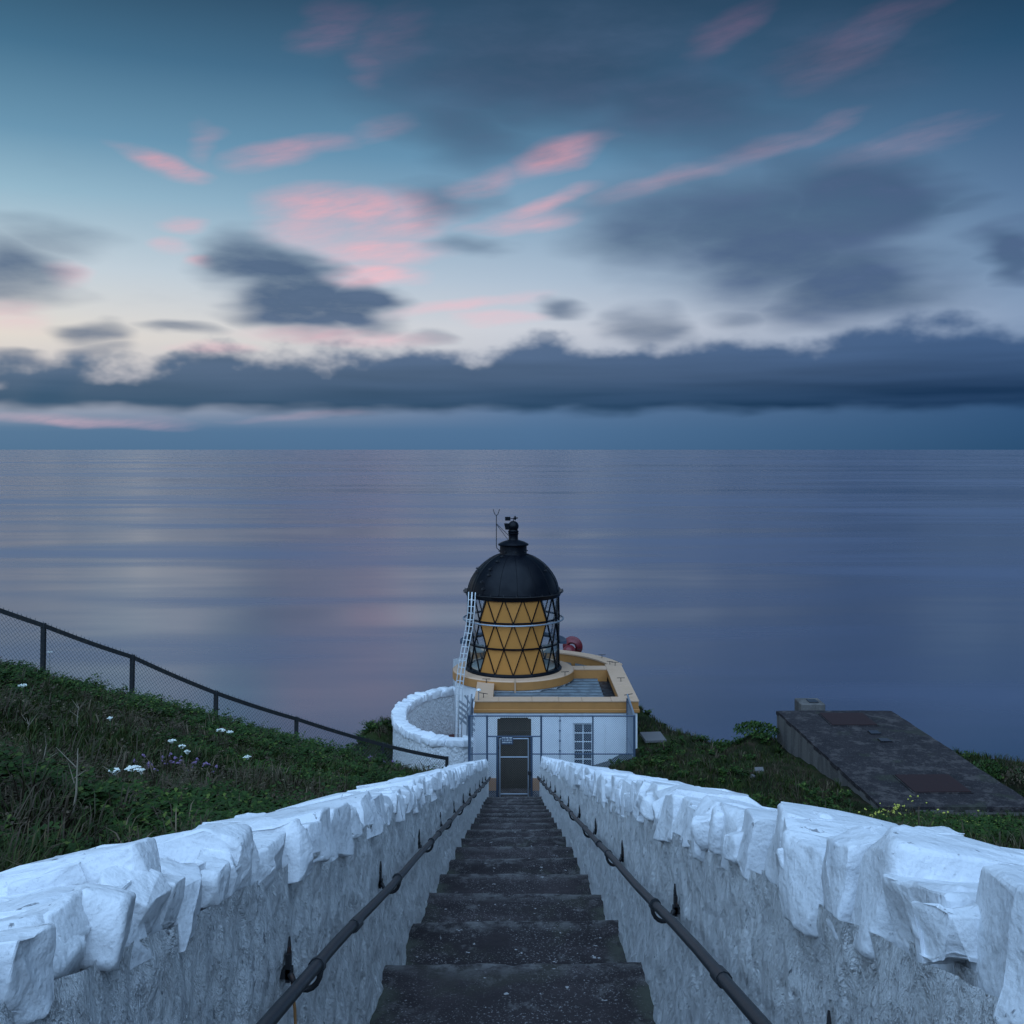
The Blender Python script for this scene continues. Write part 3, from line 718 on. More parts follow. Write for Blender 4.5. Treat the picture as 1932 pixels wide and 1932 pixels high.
# window: frame, glazing bars, ten panes
wf = MB()
for x0, x1, z0, z1 in ((WX0,WX0+.05,WZ0,WZ1),(WX1-.05,WX1,WZ0,WZ1),(WX0+.05,WX1-.05,WZ1-.05,WZ1),(WX0+.05,WX1-.05,WZ0,WZ0+.06)): wf.box(x0, x1, by0+.07, by0+.13, z0, z1)
wf = wf.build('window', M['white'], lh)
xm = (WX0+WX1)/2; MB().box(xm-.013, xm+.013, by0+.08, by0+.12, WZ0+.06, WZ1-.05).build('glazing_bar', M['white'], wf)
rows = 5; zs = np.linspace(WZ0+.06, WZ1-.05, rows+1)
for k in range(1, rows):
    for x0, x1 in ((WX0+.05, xm-.013), (xm+.013, WX1-.05)): MB().box(x0, x1, by0+.082, by0+.118, zs[k]-.011, zs[k]+.011).build('glazing_bar', M['white'], wf)
for k in range(rows):
    for x0, x1 in ((WX0+.05, xm-.013), (xm+.013, WX1-.05)): MB().box(x0, x1, by0+.095, by0+.101, zs[k]+.011, zs[k+1]-.011).build('pane', M['pane'], wf)
MB().box(WX0-.05, WX1+.05, by0-.04, by0+.06, WZ0-.06, WZ0-.003).build('sill', M['white'], wf)
# a thin conductor with clips down the wall
b = MB().tube([(1.27,by0-.02,-7.4),(1.27,by0-.02,-9.0)], .008, 6); 
for z in (-7.52,-7.80,-8.08,-8.36,-8.64): b.box(1.245,1.295,by0-.03,by0-.003,z-.022,z+.022)
b.build('conductor', M['fencepaint'], lh)
# cornice and parapet
b = MB(); b.box(bx0-.06, bx1+.06, by0-.06, by0+.42, -7.30, -7.20); b.box(bx1-.40, bx1+.06, by0+.422, by1+.05, -7.30, -7.20); b.box(bx0-.06, bx0+.42, by0+.422, 30.9, -7.30, -7.20)
b.build('cornice', M['ochre'], lh, bevel=.012)
b = MB(); b.box(bx0-.03, bx1+.03, by0-.03, by0+.40, -7.195, PT-.045); b.box(bx1-.47, bx1+.03, by0+.402, by1, -7.195, PT-.045); b.box(bx0-.03, bx0+.46, by0+.402, 31.0, -7.195, PT-.045)
b.box(1.2, bx1-.472, 32.50, 32.95, -7.40, PT-.045)
b.build('parapet', M['ochre'], lh)
def blocks(along, a0, a1, c0, c1, n, seed):
    rs = random.Random(seed); cut = [a0]+[a0+(a1-a0)*(k+rs.uniform(-.15,.15))/n for k in range(1, n)]+[a1]
    for p, q in zip(cut[:-1], cut[1:]):
        dz = rs.uniform(-.004, .004)
        if along == 'x': b = MB().box(p+.003, q-.003, c0, c1, PT-.044, PT+dz)
        else: b = MB().box(c0, c1, p+.003, q-.003, PT-.044, PT+dz)
        b.build('coping_block', M['ochre_top'], lh, bevel=.006)
blocks('x', bx0-.045, bx1+.045, by0-.045, by0+.41, 6, 1)
blocks('y', by0+.413, by1+.02, bx1-.48, bx1+.045, 7, 2)
blocks('y', by0+.413, 30.75, bx0-.045, bx0+.47, 4, 3)
blocks('x', 1.62, bx1-.483, 32.49, 32.96, 2, 4)
# rounded rear parapet
MB().lathe([(3.22,-7.4),(3.64,-7.4),(3.64,PT-.045),(3.22,PT-.045)], LX, LY, 30, 108, 205, True).build('rear_parapet', M['ochre'], lh, smooth=40)
for k in range(7):
    MB().lathe([(3.20,PT-.044),(3.66,PT-.044),(3.66,PT),(3.20,PT)], LX, LY, 6, 105+k*14, 105+k*14+13.9, True).build('coping_block', M['ochre_top'], lh, smooth=40)
# roof deck and corrugated sheets
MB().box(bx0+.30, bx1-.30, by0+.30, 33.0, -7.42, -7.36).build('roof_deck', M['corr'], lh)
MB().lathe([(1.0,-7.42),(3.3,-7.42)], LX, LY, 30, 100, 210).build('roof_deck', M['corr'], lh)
def sheet(x0, x1, y0, y1, z, pitch, amp, along='x', name='roof_sheet', dz=0.0):
    n = int((y1-y0)/pitch*8); ys = np.linspace(y0, y1, n+1); vs = []; fs = []
    for y in ys:
        w = math.sin((y-y0)/pitch*2*math.pi); h = z+amp*math.tanh(2.6*w+1.2)
        vs += [(x0,y,h),(x1,y,h+dz)]
    for k in range(n): fs.append((2*k,2*k+1,2*k+3,2*k+2))
    m_ = len(vs); vs += [(x,y,q-.006) for x,y,q in vs]; fs += [tuple(i+m_ for i in f[::-1]) for f in fs]
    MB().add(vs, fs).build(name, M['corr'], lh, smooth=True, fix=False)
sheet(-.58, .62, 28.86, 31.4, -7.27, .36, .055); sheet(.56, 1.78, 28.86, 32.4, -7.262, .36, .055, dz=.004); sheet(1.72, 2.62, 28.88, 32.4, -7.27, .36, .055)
for k in range(5): 
    x0 = .5+k*.52; 
    b = MB(); n = 12
    for q in range(n): pass
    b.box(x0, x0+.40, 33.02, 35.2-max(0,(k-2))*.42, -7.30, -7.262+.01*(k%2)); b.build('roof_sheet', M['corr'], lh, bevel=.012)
# gallery disc round the lantern
GZ = -6.885
MB().lathe([(1.30,-7.19),(1.84,-7.19),(1.90,-7.15),(1.90,GZ-.03),(1.87,GZ),(1.30,GZ)], LX, LY, 72, closed_prof=True).build('gallery', M['ochre_top'], lh, smooth=35)
MB().lathe([(1.905,-7.155),(1.912,-7.155),(1.912,GZ-.035),(1.905,GZ-.035)], LX, LY, 72, closed_prof=True).build('gallery_fascia', M['ochre'], lh, smooth=35)
MB().box(.01, .05, 30.36, 30.385, -7.3, -6.80).build('overflow_pipe', M['ochre_top'], lh)
# lantern -----------------------------------------------------------
RL = 1.445; TZ = [-4.52, -5.26, -6.04, -6.83]
PHI = 11.25
def cyl(a, z, r=RL): return (LX+r*math.sin(R(a)), LY-r*math.cos(R(a)), z)
MB().lathe([(1.36,GZ+.002),(1.53,GZ+.002),(1.53,TZ[3]-.02),(1.47,TZ[3]+.03),(1.36,TZ[3]+.03)], LX, LY, 16*2, closed_prof=True).build('lantern_base_ring', M['black'], lh)
for k in (1, 2): MB().lathe([(RL-.03,TZ[k]-.022),(RL+.03,TZ[k]-.022),(RL+.03,TZ[k]+.022),(RL-.03,TZ[k]+.022)], LX, LY, 32, closed_prof=True).build('glazing_ring', M['black'], lh)
orange_tiers = 4*PHI
for tier in range(3):
    zt_, zb_ = TZ[tier], TZ[tier+1]; bars = MB()
    ot = PHI if tier != 1 else 0.           # node offset along the tier's top
    for k in range(16):
        at = ot + k*2*PHI; 
        top, bl, br_ = cyl(at, zt_-.0), cyl(at-PHI, zb_), cyl(at+PHI, zb_)
        bars.bar(top, bl, .024, .04, up=(math.sin(R(at)), -math.cos(R(at)), 0)); bars.bar(top, br_, .024, .04, up=(math.sin(R(at)), -math.cos(R(at)), 0))
        top2 = cyl(at+2*PHI, zt_)
        for tri, ca in (((top, bl, br_), at), ((top, br_, top2), at+PHI)):
            ca = (ca+180) % 360-180; lim = 40 if True else 0
            blank = abs(ca) < 40
            n = Vector((math.sin(R(ca)), -math.cos(R(ca)), 0)); off = -.012
            vs = [Vector(q)+n*off for q in tri]+[Vector(q)+n*(off-.010) for q in tri]
            pb = MB().add(vs, [(0,1,2),(5,4,3),(0,3,4,1),(1,4,5,2),(2,5,3,0)])
            pb.build('blank_pane' if blank else 'glass_pane', M['pane_o'] if blank else M['glass'], lh)
    bars.build('glazing_bars', M['black'], lh)
# inside the lantern: pale service floor, optic drum and pedestal
MB().lathe([(0,-6.80),(1.34,-6.80)], LX, LY, 32).build('lantern_floor', M['cream'], lh)
MB().lathe([(.30,-6.8),(.30,-5.9),(.42,-5.86),(.42,-5.8),(0,-5.8)], LX, LY, 24).build('lamp_pedestal', M['cream'], lh, smooth=40)
opt = [(0,-5.79),(.36,-5.79)]+[(.40+.10*math.sin(math.pi*k/14)+(.022 if k % 2 else 0), -5.78+.9*k/14) for k in range(15)]+[(.3,-4.86),(0,-4.85)]
MB().lathe(opt, LX, LY, 28).build('optic', M['optic'], lh, smooth=30)
b = MB(); 
for (a0, a1) in ((62,118),(242,298)): b.lathe([(1.05,-6.3),(1.38,-6.3),(1.38,-6.26),(1.05,-6.26)], LX, LY, 12, a0, a1, True)
b.build('inner_shelf', M['cream'], lh)
# seaward cleaning walkway
MB().lathe([(1.46,-6.04),(1.68,-6.0),(1.68,-6.1),(1.46,-6.1)], LX, LY, 30, 84, 276, True).build('cleaning_walkway', M['fencepaint'], lh)
# pale handring on brackets
b = MB(); b.tube([cyl(a, TZ[1]-.05, 1.575) for a in np.arange(0, 360, 7.5)], .026, 8, closed=True); hr = b.build('hand_ring', M['galv'], lh, smooth=True)
for k in range(16): MB().bar(cyl(k*22.5, TZ[1]-.03, 1.46), cyl(k*22.5, TZ[1]-.05, 1.575), .018).build('ring_bracket', M['galv'], hr)
# gutter, dome, ventilator
MB().lathe([(1.40,-4.60),(1.47,-4.60),(1.50,-4.53),(1.545,-4.47),(1.545,-4.43),(1.44,-4.43),(1.40,-4.45)], LX, LY, 64, closed_prof=True).build('gutter', M['black'], lh, smooth=30)
prof = [(1.455,-4.44),(1.435,-4.36),(1.40,-4.22),(1.335,-4.06),(1.24,-3.90),(1.11,-3.73),(.97,-3.59),(.80,-3.46),(.63,-3.365),(.50,-3.315),(.44,-3.295)]
dome = MB().lathe(prof, LX, LY, 64).build('dome', M['black'], lh, smooth=True)
for k in range(16):
    a = 5+k*22.5; MB().tube([cyl(a, z+.003, r+.003) for r, z in prof], .008, 5).build('dome_seam', M['black'], dome, smooth=True)
b = MB(); b.tube([cyl(a, -4.455, 1.575) for a in np.arange(0, 360, 7.5)], .011, 6, closed=True); gr = b.build('grab_rope', M['iron'], lh, smooth=True)
for k in range(24): MB().tube([cyl(k*15+4, -4.45, 1.54), cyl(k*15+4, -4.40, 1.56), cyl(k*15+4, -4.455, 1.578)], .009, 5).build('rope_eye', M['iron'], gr)
MB().lathe([(.44,-3.31),(.425,-3.27),(.425,-3.03),(.45,-3.02)], LX, LY, 40).build('vent_collar', M['black'], lh, smooth=30)
for k in range(8): 
    MB().tube([cyl(k*45+10, -3.20, .42), cyl(k*45+10, -3.20, .47)], .018, 8).build('vent_knob', M['iron'], lh)
MB().lathe([(.42,-3.025),(.475,-3.02),(.485,-2.985),(.46,-2.965),(.34,-2.90),(.20,-2.86),(.165,-2.85)], LX, LY, 40).build('vent_hood', M['black'], lh, smooth=30)
MB().lathe([(.165,-2.87),(.15,-2.84),(.148,-2.70),(.16,-2.66),(.175,-2.645),(.155,-2.63),(.165,-2.60),(.172,-2.575),(.15,-2.56),(.14,-2.53)], LX, LY, 28).build('vent_neck', M['black'], lh, smooth=30)
ball = MB().lathe([(.17*math.cos(t), -2.42+.17*math.sin(t)) for t in np.linspace(-1.1, math.pi/2, 12)], LX, LY, 28).build('vent_ball', M['black'], lh, smooth=True)
cw = MB(); A = [(-.05,-.09,-2.53),(-.05,.10,-2.53),(-.05,.10,-2.34),(-.05,-.09,-2.34)]; B = [(-.25,-.13,-2.52),(-.25,.12,-2.52),(-.29,.13,-2.33),(-.29,-.14,-2.33)]
A = [(LX+x, LY+y, z) for x,y,z in A]; B = [(LX+x, LY+y, z) for x,y,z in B]
cw.add(A+B, [(0,1,5,4),(1,2,6,5),(2,3,7,6),(3,0,4,7),(0,3,2,1)]); cw.build('cowl', M['black'], lh)
vn = MB(); vn.tube([(LX,LY,-2.26),(LX,LY,-2.16)], .012, 6); vn.tube([(LX-.26,LY,-2.185),(LX+.10,LY,-2.175)], .010, 6); vane = vn.build('vane_spindle', M['black'], lh)
MB().box(LX-.26, LX-.09, LY-.012, LY+.012, -2.245, -2.125).build('vane_tail', M['black'], vane)
b = MB(); b.lathe([(.0,-2.245),(.035,-2.20),(.05,-2.17),(.03,-2.12),(0,-2.085)], LX+.055, LY, 10); b.tube([(LX+.1,LY,-2.16),(LX+.14,LY,-2.16)], .02, 6); b.build('vane_counterweight', M['black'], vane, smooth=30)
# lightning rod with forked tip and two stays
rx_ = LX-.535
b = MB(); b.tube([(LX-.42,LY-.02,-3.20),(rx_+.02,LY,-3.12),(rx_,LY,-3.05),(rx_,LY,-2.08)], .013, 6); b.tube([(rx_,LY,-2.08),(rx_-.035,LY,-2.06),(rx_-.065,LY,-2.0),(rx_-.105,LY,-1.885)], .011, 6); b.tube([(rx_,LY,-2.08),(rx_+.035,LY,-2.06),(rx_+.065,LY,-2.0),(rx_+.10,LY,-1.885)], .011, 6)
rod = b.build('lightning_rod', M['iron'], lh, smooth=40)
MB().tube([(rx_,LY,-2.34),(LX-.12,LY-.03,-2.74)], .009, 5).build('rod_stay', M['iron'], rod); MB().tube([(rx_,LY,-2.36),(LX-.15,LY-.10,-2.86)], .009, 5).build('rod_stay', M['iron'], rod)
# two down-conductors over the left shoulder of the dome
def on_dome(a, k0, k1, off):
    return [cyl(a, z+off*.6, r+off) for r, z in prof[k0:k1]]
for a, nm in ((-74, .02), (-58, .015)): MB().tube(on_dome(a, 0, 11, .02)[::-1], .009, 5).build('dome_cable', M['iron'], dome, smooth=True)
# climbing grips: bent iron loops on the dome
for (a, r, z) in ((-40,1.41,-4.25),(-44,1.36,-4.05),(-38,1.19,-3.84),(-40,1.07,-3.68),(-36,.80,-3.46),(-35,.58,-3.34),(-82,1.11,-3.73),(-70,1.19,-3.80),(72,1.05,-3.67),(60,1.13,-3.75)):
    t_ = Vector((math.cos(R(a)), math.sin(R(a)), 0)); n_ = Vector((math.sin(R(a))*r, -math.cos(R(a))*r, .6)).normalized(); u_ = t_.cross(n_).normalized(); c_ = Vector(cyl(a, z, r))
    b = MB(); 
    for sg in (-1, 1): b.tube([c_+t_*.07*sg, c_+t_*.05*sg+n_*.05+u_*.02, c_+n_*.06+u_*.05, c_-t_*.02*sg+n_*.05], .009, 5)
    b.tube([c_-u_*.05, c_+n_*.06-u_*.01, c_+u_*.06], .008, 5); b.build('climbing_grip', M['iron'], dome)
# iron T stays standing on the parapet
for (x, y, ax, s_) in ((3.20,30.7,0,1),(3.20,28.66,.35,1),(3.25,32.95,0,1),(3.10,33.15,-.2,.8),(2.93,34.15,0,1),(2.26,35.2,.1,.8),(-.83,30.55,0,1),(-.86,28.72,-.35,1),(1.55,31.2,.1,1)):
    z0 = PT-.002 if not (x == 1.55) else GZ-.002; b = MB(); b.tube([(x,y,z0),(x,y,z0+.115*s_)], .010, 6); b.bar((x-.12*s_,y-.12*math.sin(ax),z0+.115*s_-ax*.05),(x+.12*s_,y+.12*math.sin(ax),z0+.115*s_+ax*.0), .016); b.build('iron_stay', M['iron'], lh)
lp = MB().tube([(-.985,28.44,PT),(-.985,28.44,PT+.27)], .012, 8).build('lamp_stem', M['galv'], lh); MB().lathe([(0,PT+.25),(.03,PT+.25),(.065,PT+.262),(.07,PT+.28),(.04,PT+.315),(0,PT+.32)], -.985, 28.44, 16).build('lamp_cap', M['sign'], lp, smooth=40)
# ------------------------------------------------------------------ ladder against the tower
lad = thing('ladder', (-1.62, 30.95, -8.9), 'pale galvanised ladder leaning up the left side of the lantern', 'ladder')
path = [(-1.70,30.95,-9.1),(-1.665,30.95,-7.3),(-1.60,31.0,-6.7),(-1.50,31.10,-6.1),(-1.38,31.22,-5.5),(-1.315,31.28,-5.0),(-1.285,31.30,-4.36)]
def on_path(z):
    for (x0,y0,z0),(x1,y1,z1) in zip(path[:-1], path[1:]):
        if z0 <= z <= z1: f = (z-z0)/(z1-z0); return Vector((x0+(x1-x0)*f, y0+(y1-y0)*f, z))
for off, r in ((-.105,.015),(0,.022),(.105,.015)): MB().tube([(x+off,y-abs(off)*0+off*-.55,z) for x,y,z in path], r, 8).build('stile', M['ladder'], lad, smooth=True)
z = -9.0
while z < -4.45:
    q = on_path(z); MB().tube([q+Vector((-.115,.063,0)), q+Vector((.115,-.063,0))], .014, 6).build('rung', M['ladder'], lad); z += .20
# small lattice landing beside the ladder
ms = thing('steel_landing', (-1.25, 30.2, -9.3), 'small grey steel lattice bracket between ladder and tower', 'bracket')
for k in range(4): MB().bar((-1.62,30.2+k*.02,-7.42-k*.17),(-1.14,29.6,-7.62-k*.17), .02, .07).build('slat', M['galv'], ms)
MB().bar((-1.58,30.0,-8.05),(-1.12,29.9,-7.20), .025, .04).build('brace', M['galv'], ms); MB().bar((-1.45,30.0,-7.20),(-1.08,29.9,-7.75), .025, .04).build('brace', M['galv'], ms); MB().tube([(-1.36,30.0,-7.2),(-1.40,30.0,-9.45)], .02, 8).build('leg', M['galv'], ms)
# ------------------------------------------------------------------ red foghorn behind the roof
fh = thing('foghorn', (2.1, 36.9, -7.6), 'dark red foghorn trumpet behind the lighthouse roof', 'foghorn')
def horn(prof, c, axis_, n=28):
    axis_ = Vector(axis_).normalized(); u = axis_.cross(Vector((0,0,1))).normalized(); w = axis_.cross(u); vs = []; fs = []; k = len(prof)
    for i in range(n):
        a = 2*math.pi*i/n
        for r, h in prof: vs.append(Vector(c)+axis_*h+(u*math.cos(a)+w*math.sin(a))*r)
    for i in range(n):
        for q in range(k-1): fs.append((i*k+q, ((i+1)%n)*k+q, ((i+1)%n)*k+q+1, i*k+q+1))
    return MB().add(vs, fs)
horn([(0,-.42),(.12,-.40),(.20,-.32),(.23,-.18),(.21,-.02),(.19,.05)], (2.0,36.7,-7.20), (.25,.95,.10)).build('horn_body', M['red'], fh, smooth=True)
horn([(.19,.04),(.21,.08),(.27,.12),(.33,.15),(.36,.17),(.37,.20),(.36,.225),(.33,.21),(.12,.08)], (2.06,36.75,-7.12), (.25,.95,.10)).build('horn_flare', M['red'], fh, smooth=True)
MB().box(1.86,2.2,36.5,36.9,-9.6,-7.30).build('horn_stand', M['conc'], fh)

# ================================================================== round enclosure wall
rw = thing('round_enclosure_wall', (-1.4, 31, -9.5), 'low curved white wall with stone coping left of the lighthouse', 'wall')
EC = (-1.42, 31.0); EA, EB = 2.22, 3.22; RT = -8.06
def el_pt(t, s=0.):      # t=0 front, increasing round the left to the back
    ex, ey = math.sin(t), math.cos(t); return (EC[0]-(EA-s)*ex, EC[1]-(EB-s)*ey)
TT = np.linspace(-.10, math.pi*1.02, 90); vs = []; fs = []; zs_ = np.linspace(-9.75, RT, 14)
for t in TT:
    for s_ in (0, .34):
        x, y = el_pt(t, s_)
        for z in zs_:
            dr = float(fbm(t*9, z*3.5, s_*7+1.))*.022; vs.append((x+dr*math.sin(t)*(1 if s_ else -1), y+dr*math.cos(t), z))
m_ = len(zs_)*2; h_ = len(zs_)
for i in range(len(TT)-1):
    for q in range(h_-1):
        fs.append((i*m_+q, (i+1)*m_+q, (i+1)*m_+q+1, i*m_+q+1)); fs.append((i*m_+h_+q, i*m_+h_+q+1, (i+1)*m_+h_+q+1, (i+1)*m_+h_+q))
    fs.append((i*m_+h_-1, (i+1)*m_+h_-1, (i+1)*m_+2*h_-1, i*m_+2*h_-1))
for i in (0, len(TT)-1): fs.append((i*m_, i*m_+h_-1, i*m_+2*h_-1, i*m_+h_))
MB().add(vs, fs).build('wall_body', M['harl'], rw, smooth=40)
rs = random.Random(5); t = -.08; i = 0
while t < math.pi*1.0:
    w = rs.uniform(.16, .30); x, y = el_pt(t, .17); sp_ = math.hypot(EA*math.cos(t), EB*math.sin(t))
    tang = math.atan2(EB*math.sin(t), -EA*math.cos(t))
    add_stone('coping_stone', rw, (x, y, RT+.07+rs.uniform(-.015,.02)), (w*1.15, rs.uniform(.40,.48), rs.uniform(.20,.27)), (Matrix.Rotation(tang+R(rs.uniform(-8,8)), 3, 'Z') @ Euler((R(rs.uniform(-6,6)), R(rs.uniform(-9,9)), 0)).to_matrix()), 9000+i, M['coping'], npts=rs.randint(4,8))
    t += w/sp_; i += 1
b = MB(); b.prism([el_pt(t, .30) for t in np.linspace(0, math.pi, 40)], -9.6, -9.38); struct(b.build('yard', M['yard']))

# ================================================================== hillside fence on the left
hf = thing('hillside_fence', (-6.5, 22.4, -7.0), 'dark post-and-rail chain-link fence running down the grassy slope', 'fence')
FP = [(-13.6,17.0,-.85),(-10.75,18.8,-2.46),(-9.19,20.0,-3.44),(-7.9,21.2,-4.30),(-6.52,22.4,-5.33),(-5.1,24.0,-6.32),(-3.34,26.0,-7.50),(-1.79,27.3,-8.24)]
FH = 1.05
for (x, y, z) in FP:
    g = float(height(np.array([x]), np.array([y]))[0]); zb_ = min(g-.25, z-.3)
    MB().bar((x-.02,y,zb_),(x,y,z+.05), .085, .085, up=(0,1,0)).build('post', M['post'], hf, bevel=.008)
for a, c in zip(FP[:-1], FP[1:]):
    a, c = Vector(a), Vector(c); n = 6
    pts = [a.lerp(c, k/n)-Vector((0,0,(.018)*math.sin(math.pi*k/n))) for k in range(n+1)]
    b = MB()
    for p_, q_ in zip(pts[:-1], pts[1:]): b.bar(p_, q_, .075, .085)
    b.build('top_rail', M['post'], hf)
    L_ = (c-a).length; u = (c-a).normalized()
    b = MB(); chain_link(b, a-Vector((0,0,.06+FH)), u, (0,0,1), L_, FH, .088, .0032); b.build('mesh_panel', M['wire_d'], hf)
    b = MB()
    for k in range(int(L_/.088)):
        p_ = a+u*(k*.088); sag = (.018)*math.sin(math.pi*k*.088/L_); b.bar(p_+Vector((0,0,.04-sag)), p_+Vector((.012*(1 if k%2 else -1),0,.085-sag)), .007)
    b.build('wire_tips', M['wire_d'], hf)['kind'] = 'stuff'
    MB().tube([a-Vector((0,.05,FH-.08)), a.lerp(c,.5)-Vector((0,.05,FH-.02)), c-Vector((0,.05,FH-.08))], .010, 5).build('straining_wire', M['stalk'], hf)

# ================================================================== concrete bunker on the right
BZ = -7.14; yaw = math.atan((930-970)/1932)
bk = thing('concrete_bunker', (9.0, 24.3, -8.4), 'flat-roofed dark concrete bunker with rusty hatches set into the slope', 'bunker')
def on_top(px, py, z=BZ): d = -z*1932/(py-848); return ((px-970)/1932*d, d)
ux, uy = -math.sin(-yaw)*-1, math.cos(yaw)
c0 = (7.18, 28.0); c1 = (10.31, 28.0); c2 = (10.50, 20.5); c3 = (7.35, 20.5)
c2 = (c1[0]-math.tan(yaw)*(28-20.45)*1.0, 20.45); c3 = (c0[0]-math.tan(yaw)*(28-20.45), 20.45)
def face_grid(a, b_, z0, z1, n, m_, seed):
    vs = []; fs = []
    for i in range(n+1):
        for j in range(m_+1):
            x = a[0]+(b_[0]-a[0])*i/n; y = a[1]+(b_[1]-a[1])*i/n; z = z0+(z1-z0)*j/m_
            e = float(fbm(x*3, y*3, z*3+seed))*.02; vs.append((x+e, y+e*.3, z))
    for i in range(n):
        for j in range(m_): fs.append((i*(m_+1)+j, (i+1)*(m_+1)+j, (i+1)*(m_+1)+j+1, i*(m_+1)+j+1))
    return vs, fs
b = MB()
for a, q in ((c3,c0),(c0,c1),(c1,c2),(c2,c3)): b.add(*face_grid(a, q, -9.6, BZ-.06, 20, 5, 1.))
b.build('bunker_wall', M['conc_side'], bk, smooth=30)
b = MB(); n = 34; pts_ = []
def side_pts(a, q, n): return [(a[0]+(q[0]-a[0])*k/n+float(fbm(k*.9, a[0], 2.))*.045, a[1]+(q[1]-a[1])*k/n+float(fbm(k*.9, a[1], 7.))*.045) for k in range(n)]
poly = side_pts(c3, c2, 16)+side_pts(c2, c1, 30)+side_pts(c1, c0, 14)+side_pts(c0, c3, 30)
b.prism(poly, BZ-.10, BZ); roof = b.build('bunker_roof', M['conc'], bk)
def hatch(pts, name, mat, parent=roof):
    q = [on_top(*p_) for p_ in pts]; cx = sum(p_[0] for p_ in q)/4; cy = sum(p_[1] for p_ in q)/4
    f = MB().prism([(cx+(x-cx)*1.06, cy+(y-cy)*1.05) for x, y in q], BZ+.002, BZ+.022).build('hatch_frame', M['conc'], parent)
    MB().prism(q, BZ+.024, BZ+.040).build(name, M[mat], parent)
Z6 = lambda x, y: ((1280+x*.39855)*.94244, (1330+y*.39855)*.94244)
hatch([Z6(1385,650),Z6(1668,648),Z6(1550,560),Z6(1283,562)], 'hatch', 'rust'); hatch([Z6(970,310),Z6(1195,310),Z6(1120,250),Z6(905,250)], 'hatch', 'rust')
hatch([Z6(1165,355),Z6(1215,355),Z6(1195,339),Z6(1147,339)], 'small_hatch', 'pane'); hatch([Z6(1215,393),Z6(1270,393),Z6(1245,378),Z6(1197,378)], 'small_hatch', 'pane')
b = MB(); b.box(7.95,8.62,28.35,29.05,-9.3,-7.05); vb = b.build('vent_box', M['conc_side'], bk, bevel=.02)
MB().box(8.22,8.48,28.5,28.85,-7.048,-7.03).build('vent_opening', M['pane'], vb)
# slab lying by the right corner of the building
b = MB().box(-.30,.30,-.36,.36,-.04,.04).build('paving_slab', M['slab'], None, bevel=.01); sx_, sy_ = 3.92, 28.9
b.location = (sx_, sy_, float(height(np.array([sx_]), np.array([sy_]))[0])+.04); b.rotation_euler = (R(3), 0, R(6)); tag(b, 'flat grey stone slab on the grass by the building corner', 'slab')

# ================================================================== vegetation
def sample(n, dens, rng):
    """random points on the land in view, denser near the camera"""
    out = []
    while len(out) < n:
        d = 1.2*np.exp(rng.uniform(0, math.log(34/1.2), 40000)); x = rng.uniform(-.56, .56, 40000)*d
        k = (np.abs(x) > 1.25) & (edge_dist(x, d) < 1.6) & dens(x, d, rng)
        out += list(zip(x[k], d[k]))
    p = np.array(out[:n]); return p[:,0], p[:,1]
def keep(x, d):
    """clear of the walls, building, bunker and yard"""
    inb = (x > 7.05) & (x < 10.75) & (d > 20.35) & (d < 28.2)
    lan = (x > -3.75) & (x < 3.6) & (d > 27.6)
    inn = (((x-EC[0])/EA)**2+((d-EC[1])/EB)**2 < 1.05)
    gt = (x > -1.3) & (x < 3.3) & (d > 26.3)
    sl = (np.abs(x-3.92) < .5) & (np.abs(d-28.9) < .6)
    return ~(inb | lan | inn | gt | sl)
def bare(x, d): return fbm(x*.45+3, d*.45, 12.)      # patches of bare earth and dead growth
def blades(n, hmin, hmax, wid, lean, dens, seed):
    rng = np.random.default_rng(seed); x, d = sample(n, dens, rng); z = height(x, d)-.02
    h = rng.uniform(hmin, hmax, n)*(.75+.5*fbm(x*.8, d*.8, 2.)+.25); a = rng.uniform(0, 2*np.pi, n); b = rng.uniform(0, 2*np.pi, n); le = rng.uniform(.1, lean, n)*h
    w = wid*(.6+.6*rng.random(n))*(1+d*.05)
    dx, dy = np.cos(a)*w, np.sin(a)*w; lx, ly = np.cos(b)*le, np.sin(b)*le
    V = np.empty((n,5,3)); 
    V[:,0] = np.stack([x-dx, d-dy, z], -1); V[:,1] = np.stack([x+dx, d+dy, z], -1)
    V[:,2] = np.stack([x+dx*.8+lx*.35, d+dy*.8+ly*.35, z+h*.6], -1); V[:,3] = np.stack([x-dx*.8+lx*.35, d-dy*.8+ly*.35, z+h*.6], -1)
    V[:,4] = np.stack([x+lx, d+ly, z+h*.95], -1)
    return V
def mesh_from(V, quads, tris, name, mat):
    n, k, _ = V.shape; me = bpy.data.meshes.new(name); base = np.arange(n)[:,None]*k
    q = (base[:,None,:]+np.array(quads)[None,:,:]).reshape(-1, 4) if quads else np.zeros((0,4), int)
    t = (base[:,None,:]+np.array(tris)[None,:,:]).reshape(-1, 3) if tris else np.zeros((0,3), int)
    me.vertices.add(n*k); me.vertices.foreach_set('co', V.reshape(-1)); nl = q.size+t.size
    me.loops.add(nl); me.loops.foreach_set('vertex_index', np.concatenate([q.reshape(-1), t.reshape(-1)]).astype(np.int32))
    me.polygons.add(len(q)+len(t)); st = np.concatenate([np.arange(len(q))*4, q.size+np.arange(len(t))*3]).astype(np.int32)
    me.polygons.foreach_set('loop_start', st); me.update(calc_edges=True); me.validate()
    return link_mesh(name, me, mat, None, (0,0,0))
dens_g = lambda x, d, r: keep(x, d) & (bare(x, d)+r.normal(0, .18, x.shape) < .22)
dens_b = lambda x, d, r: keep(x, d) & (bare(x, d)+r.normal(0, .15, x.shape) > -.02)
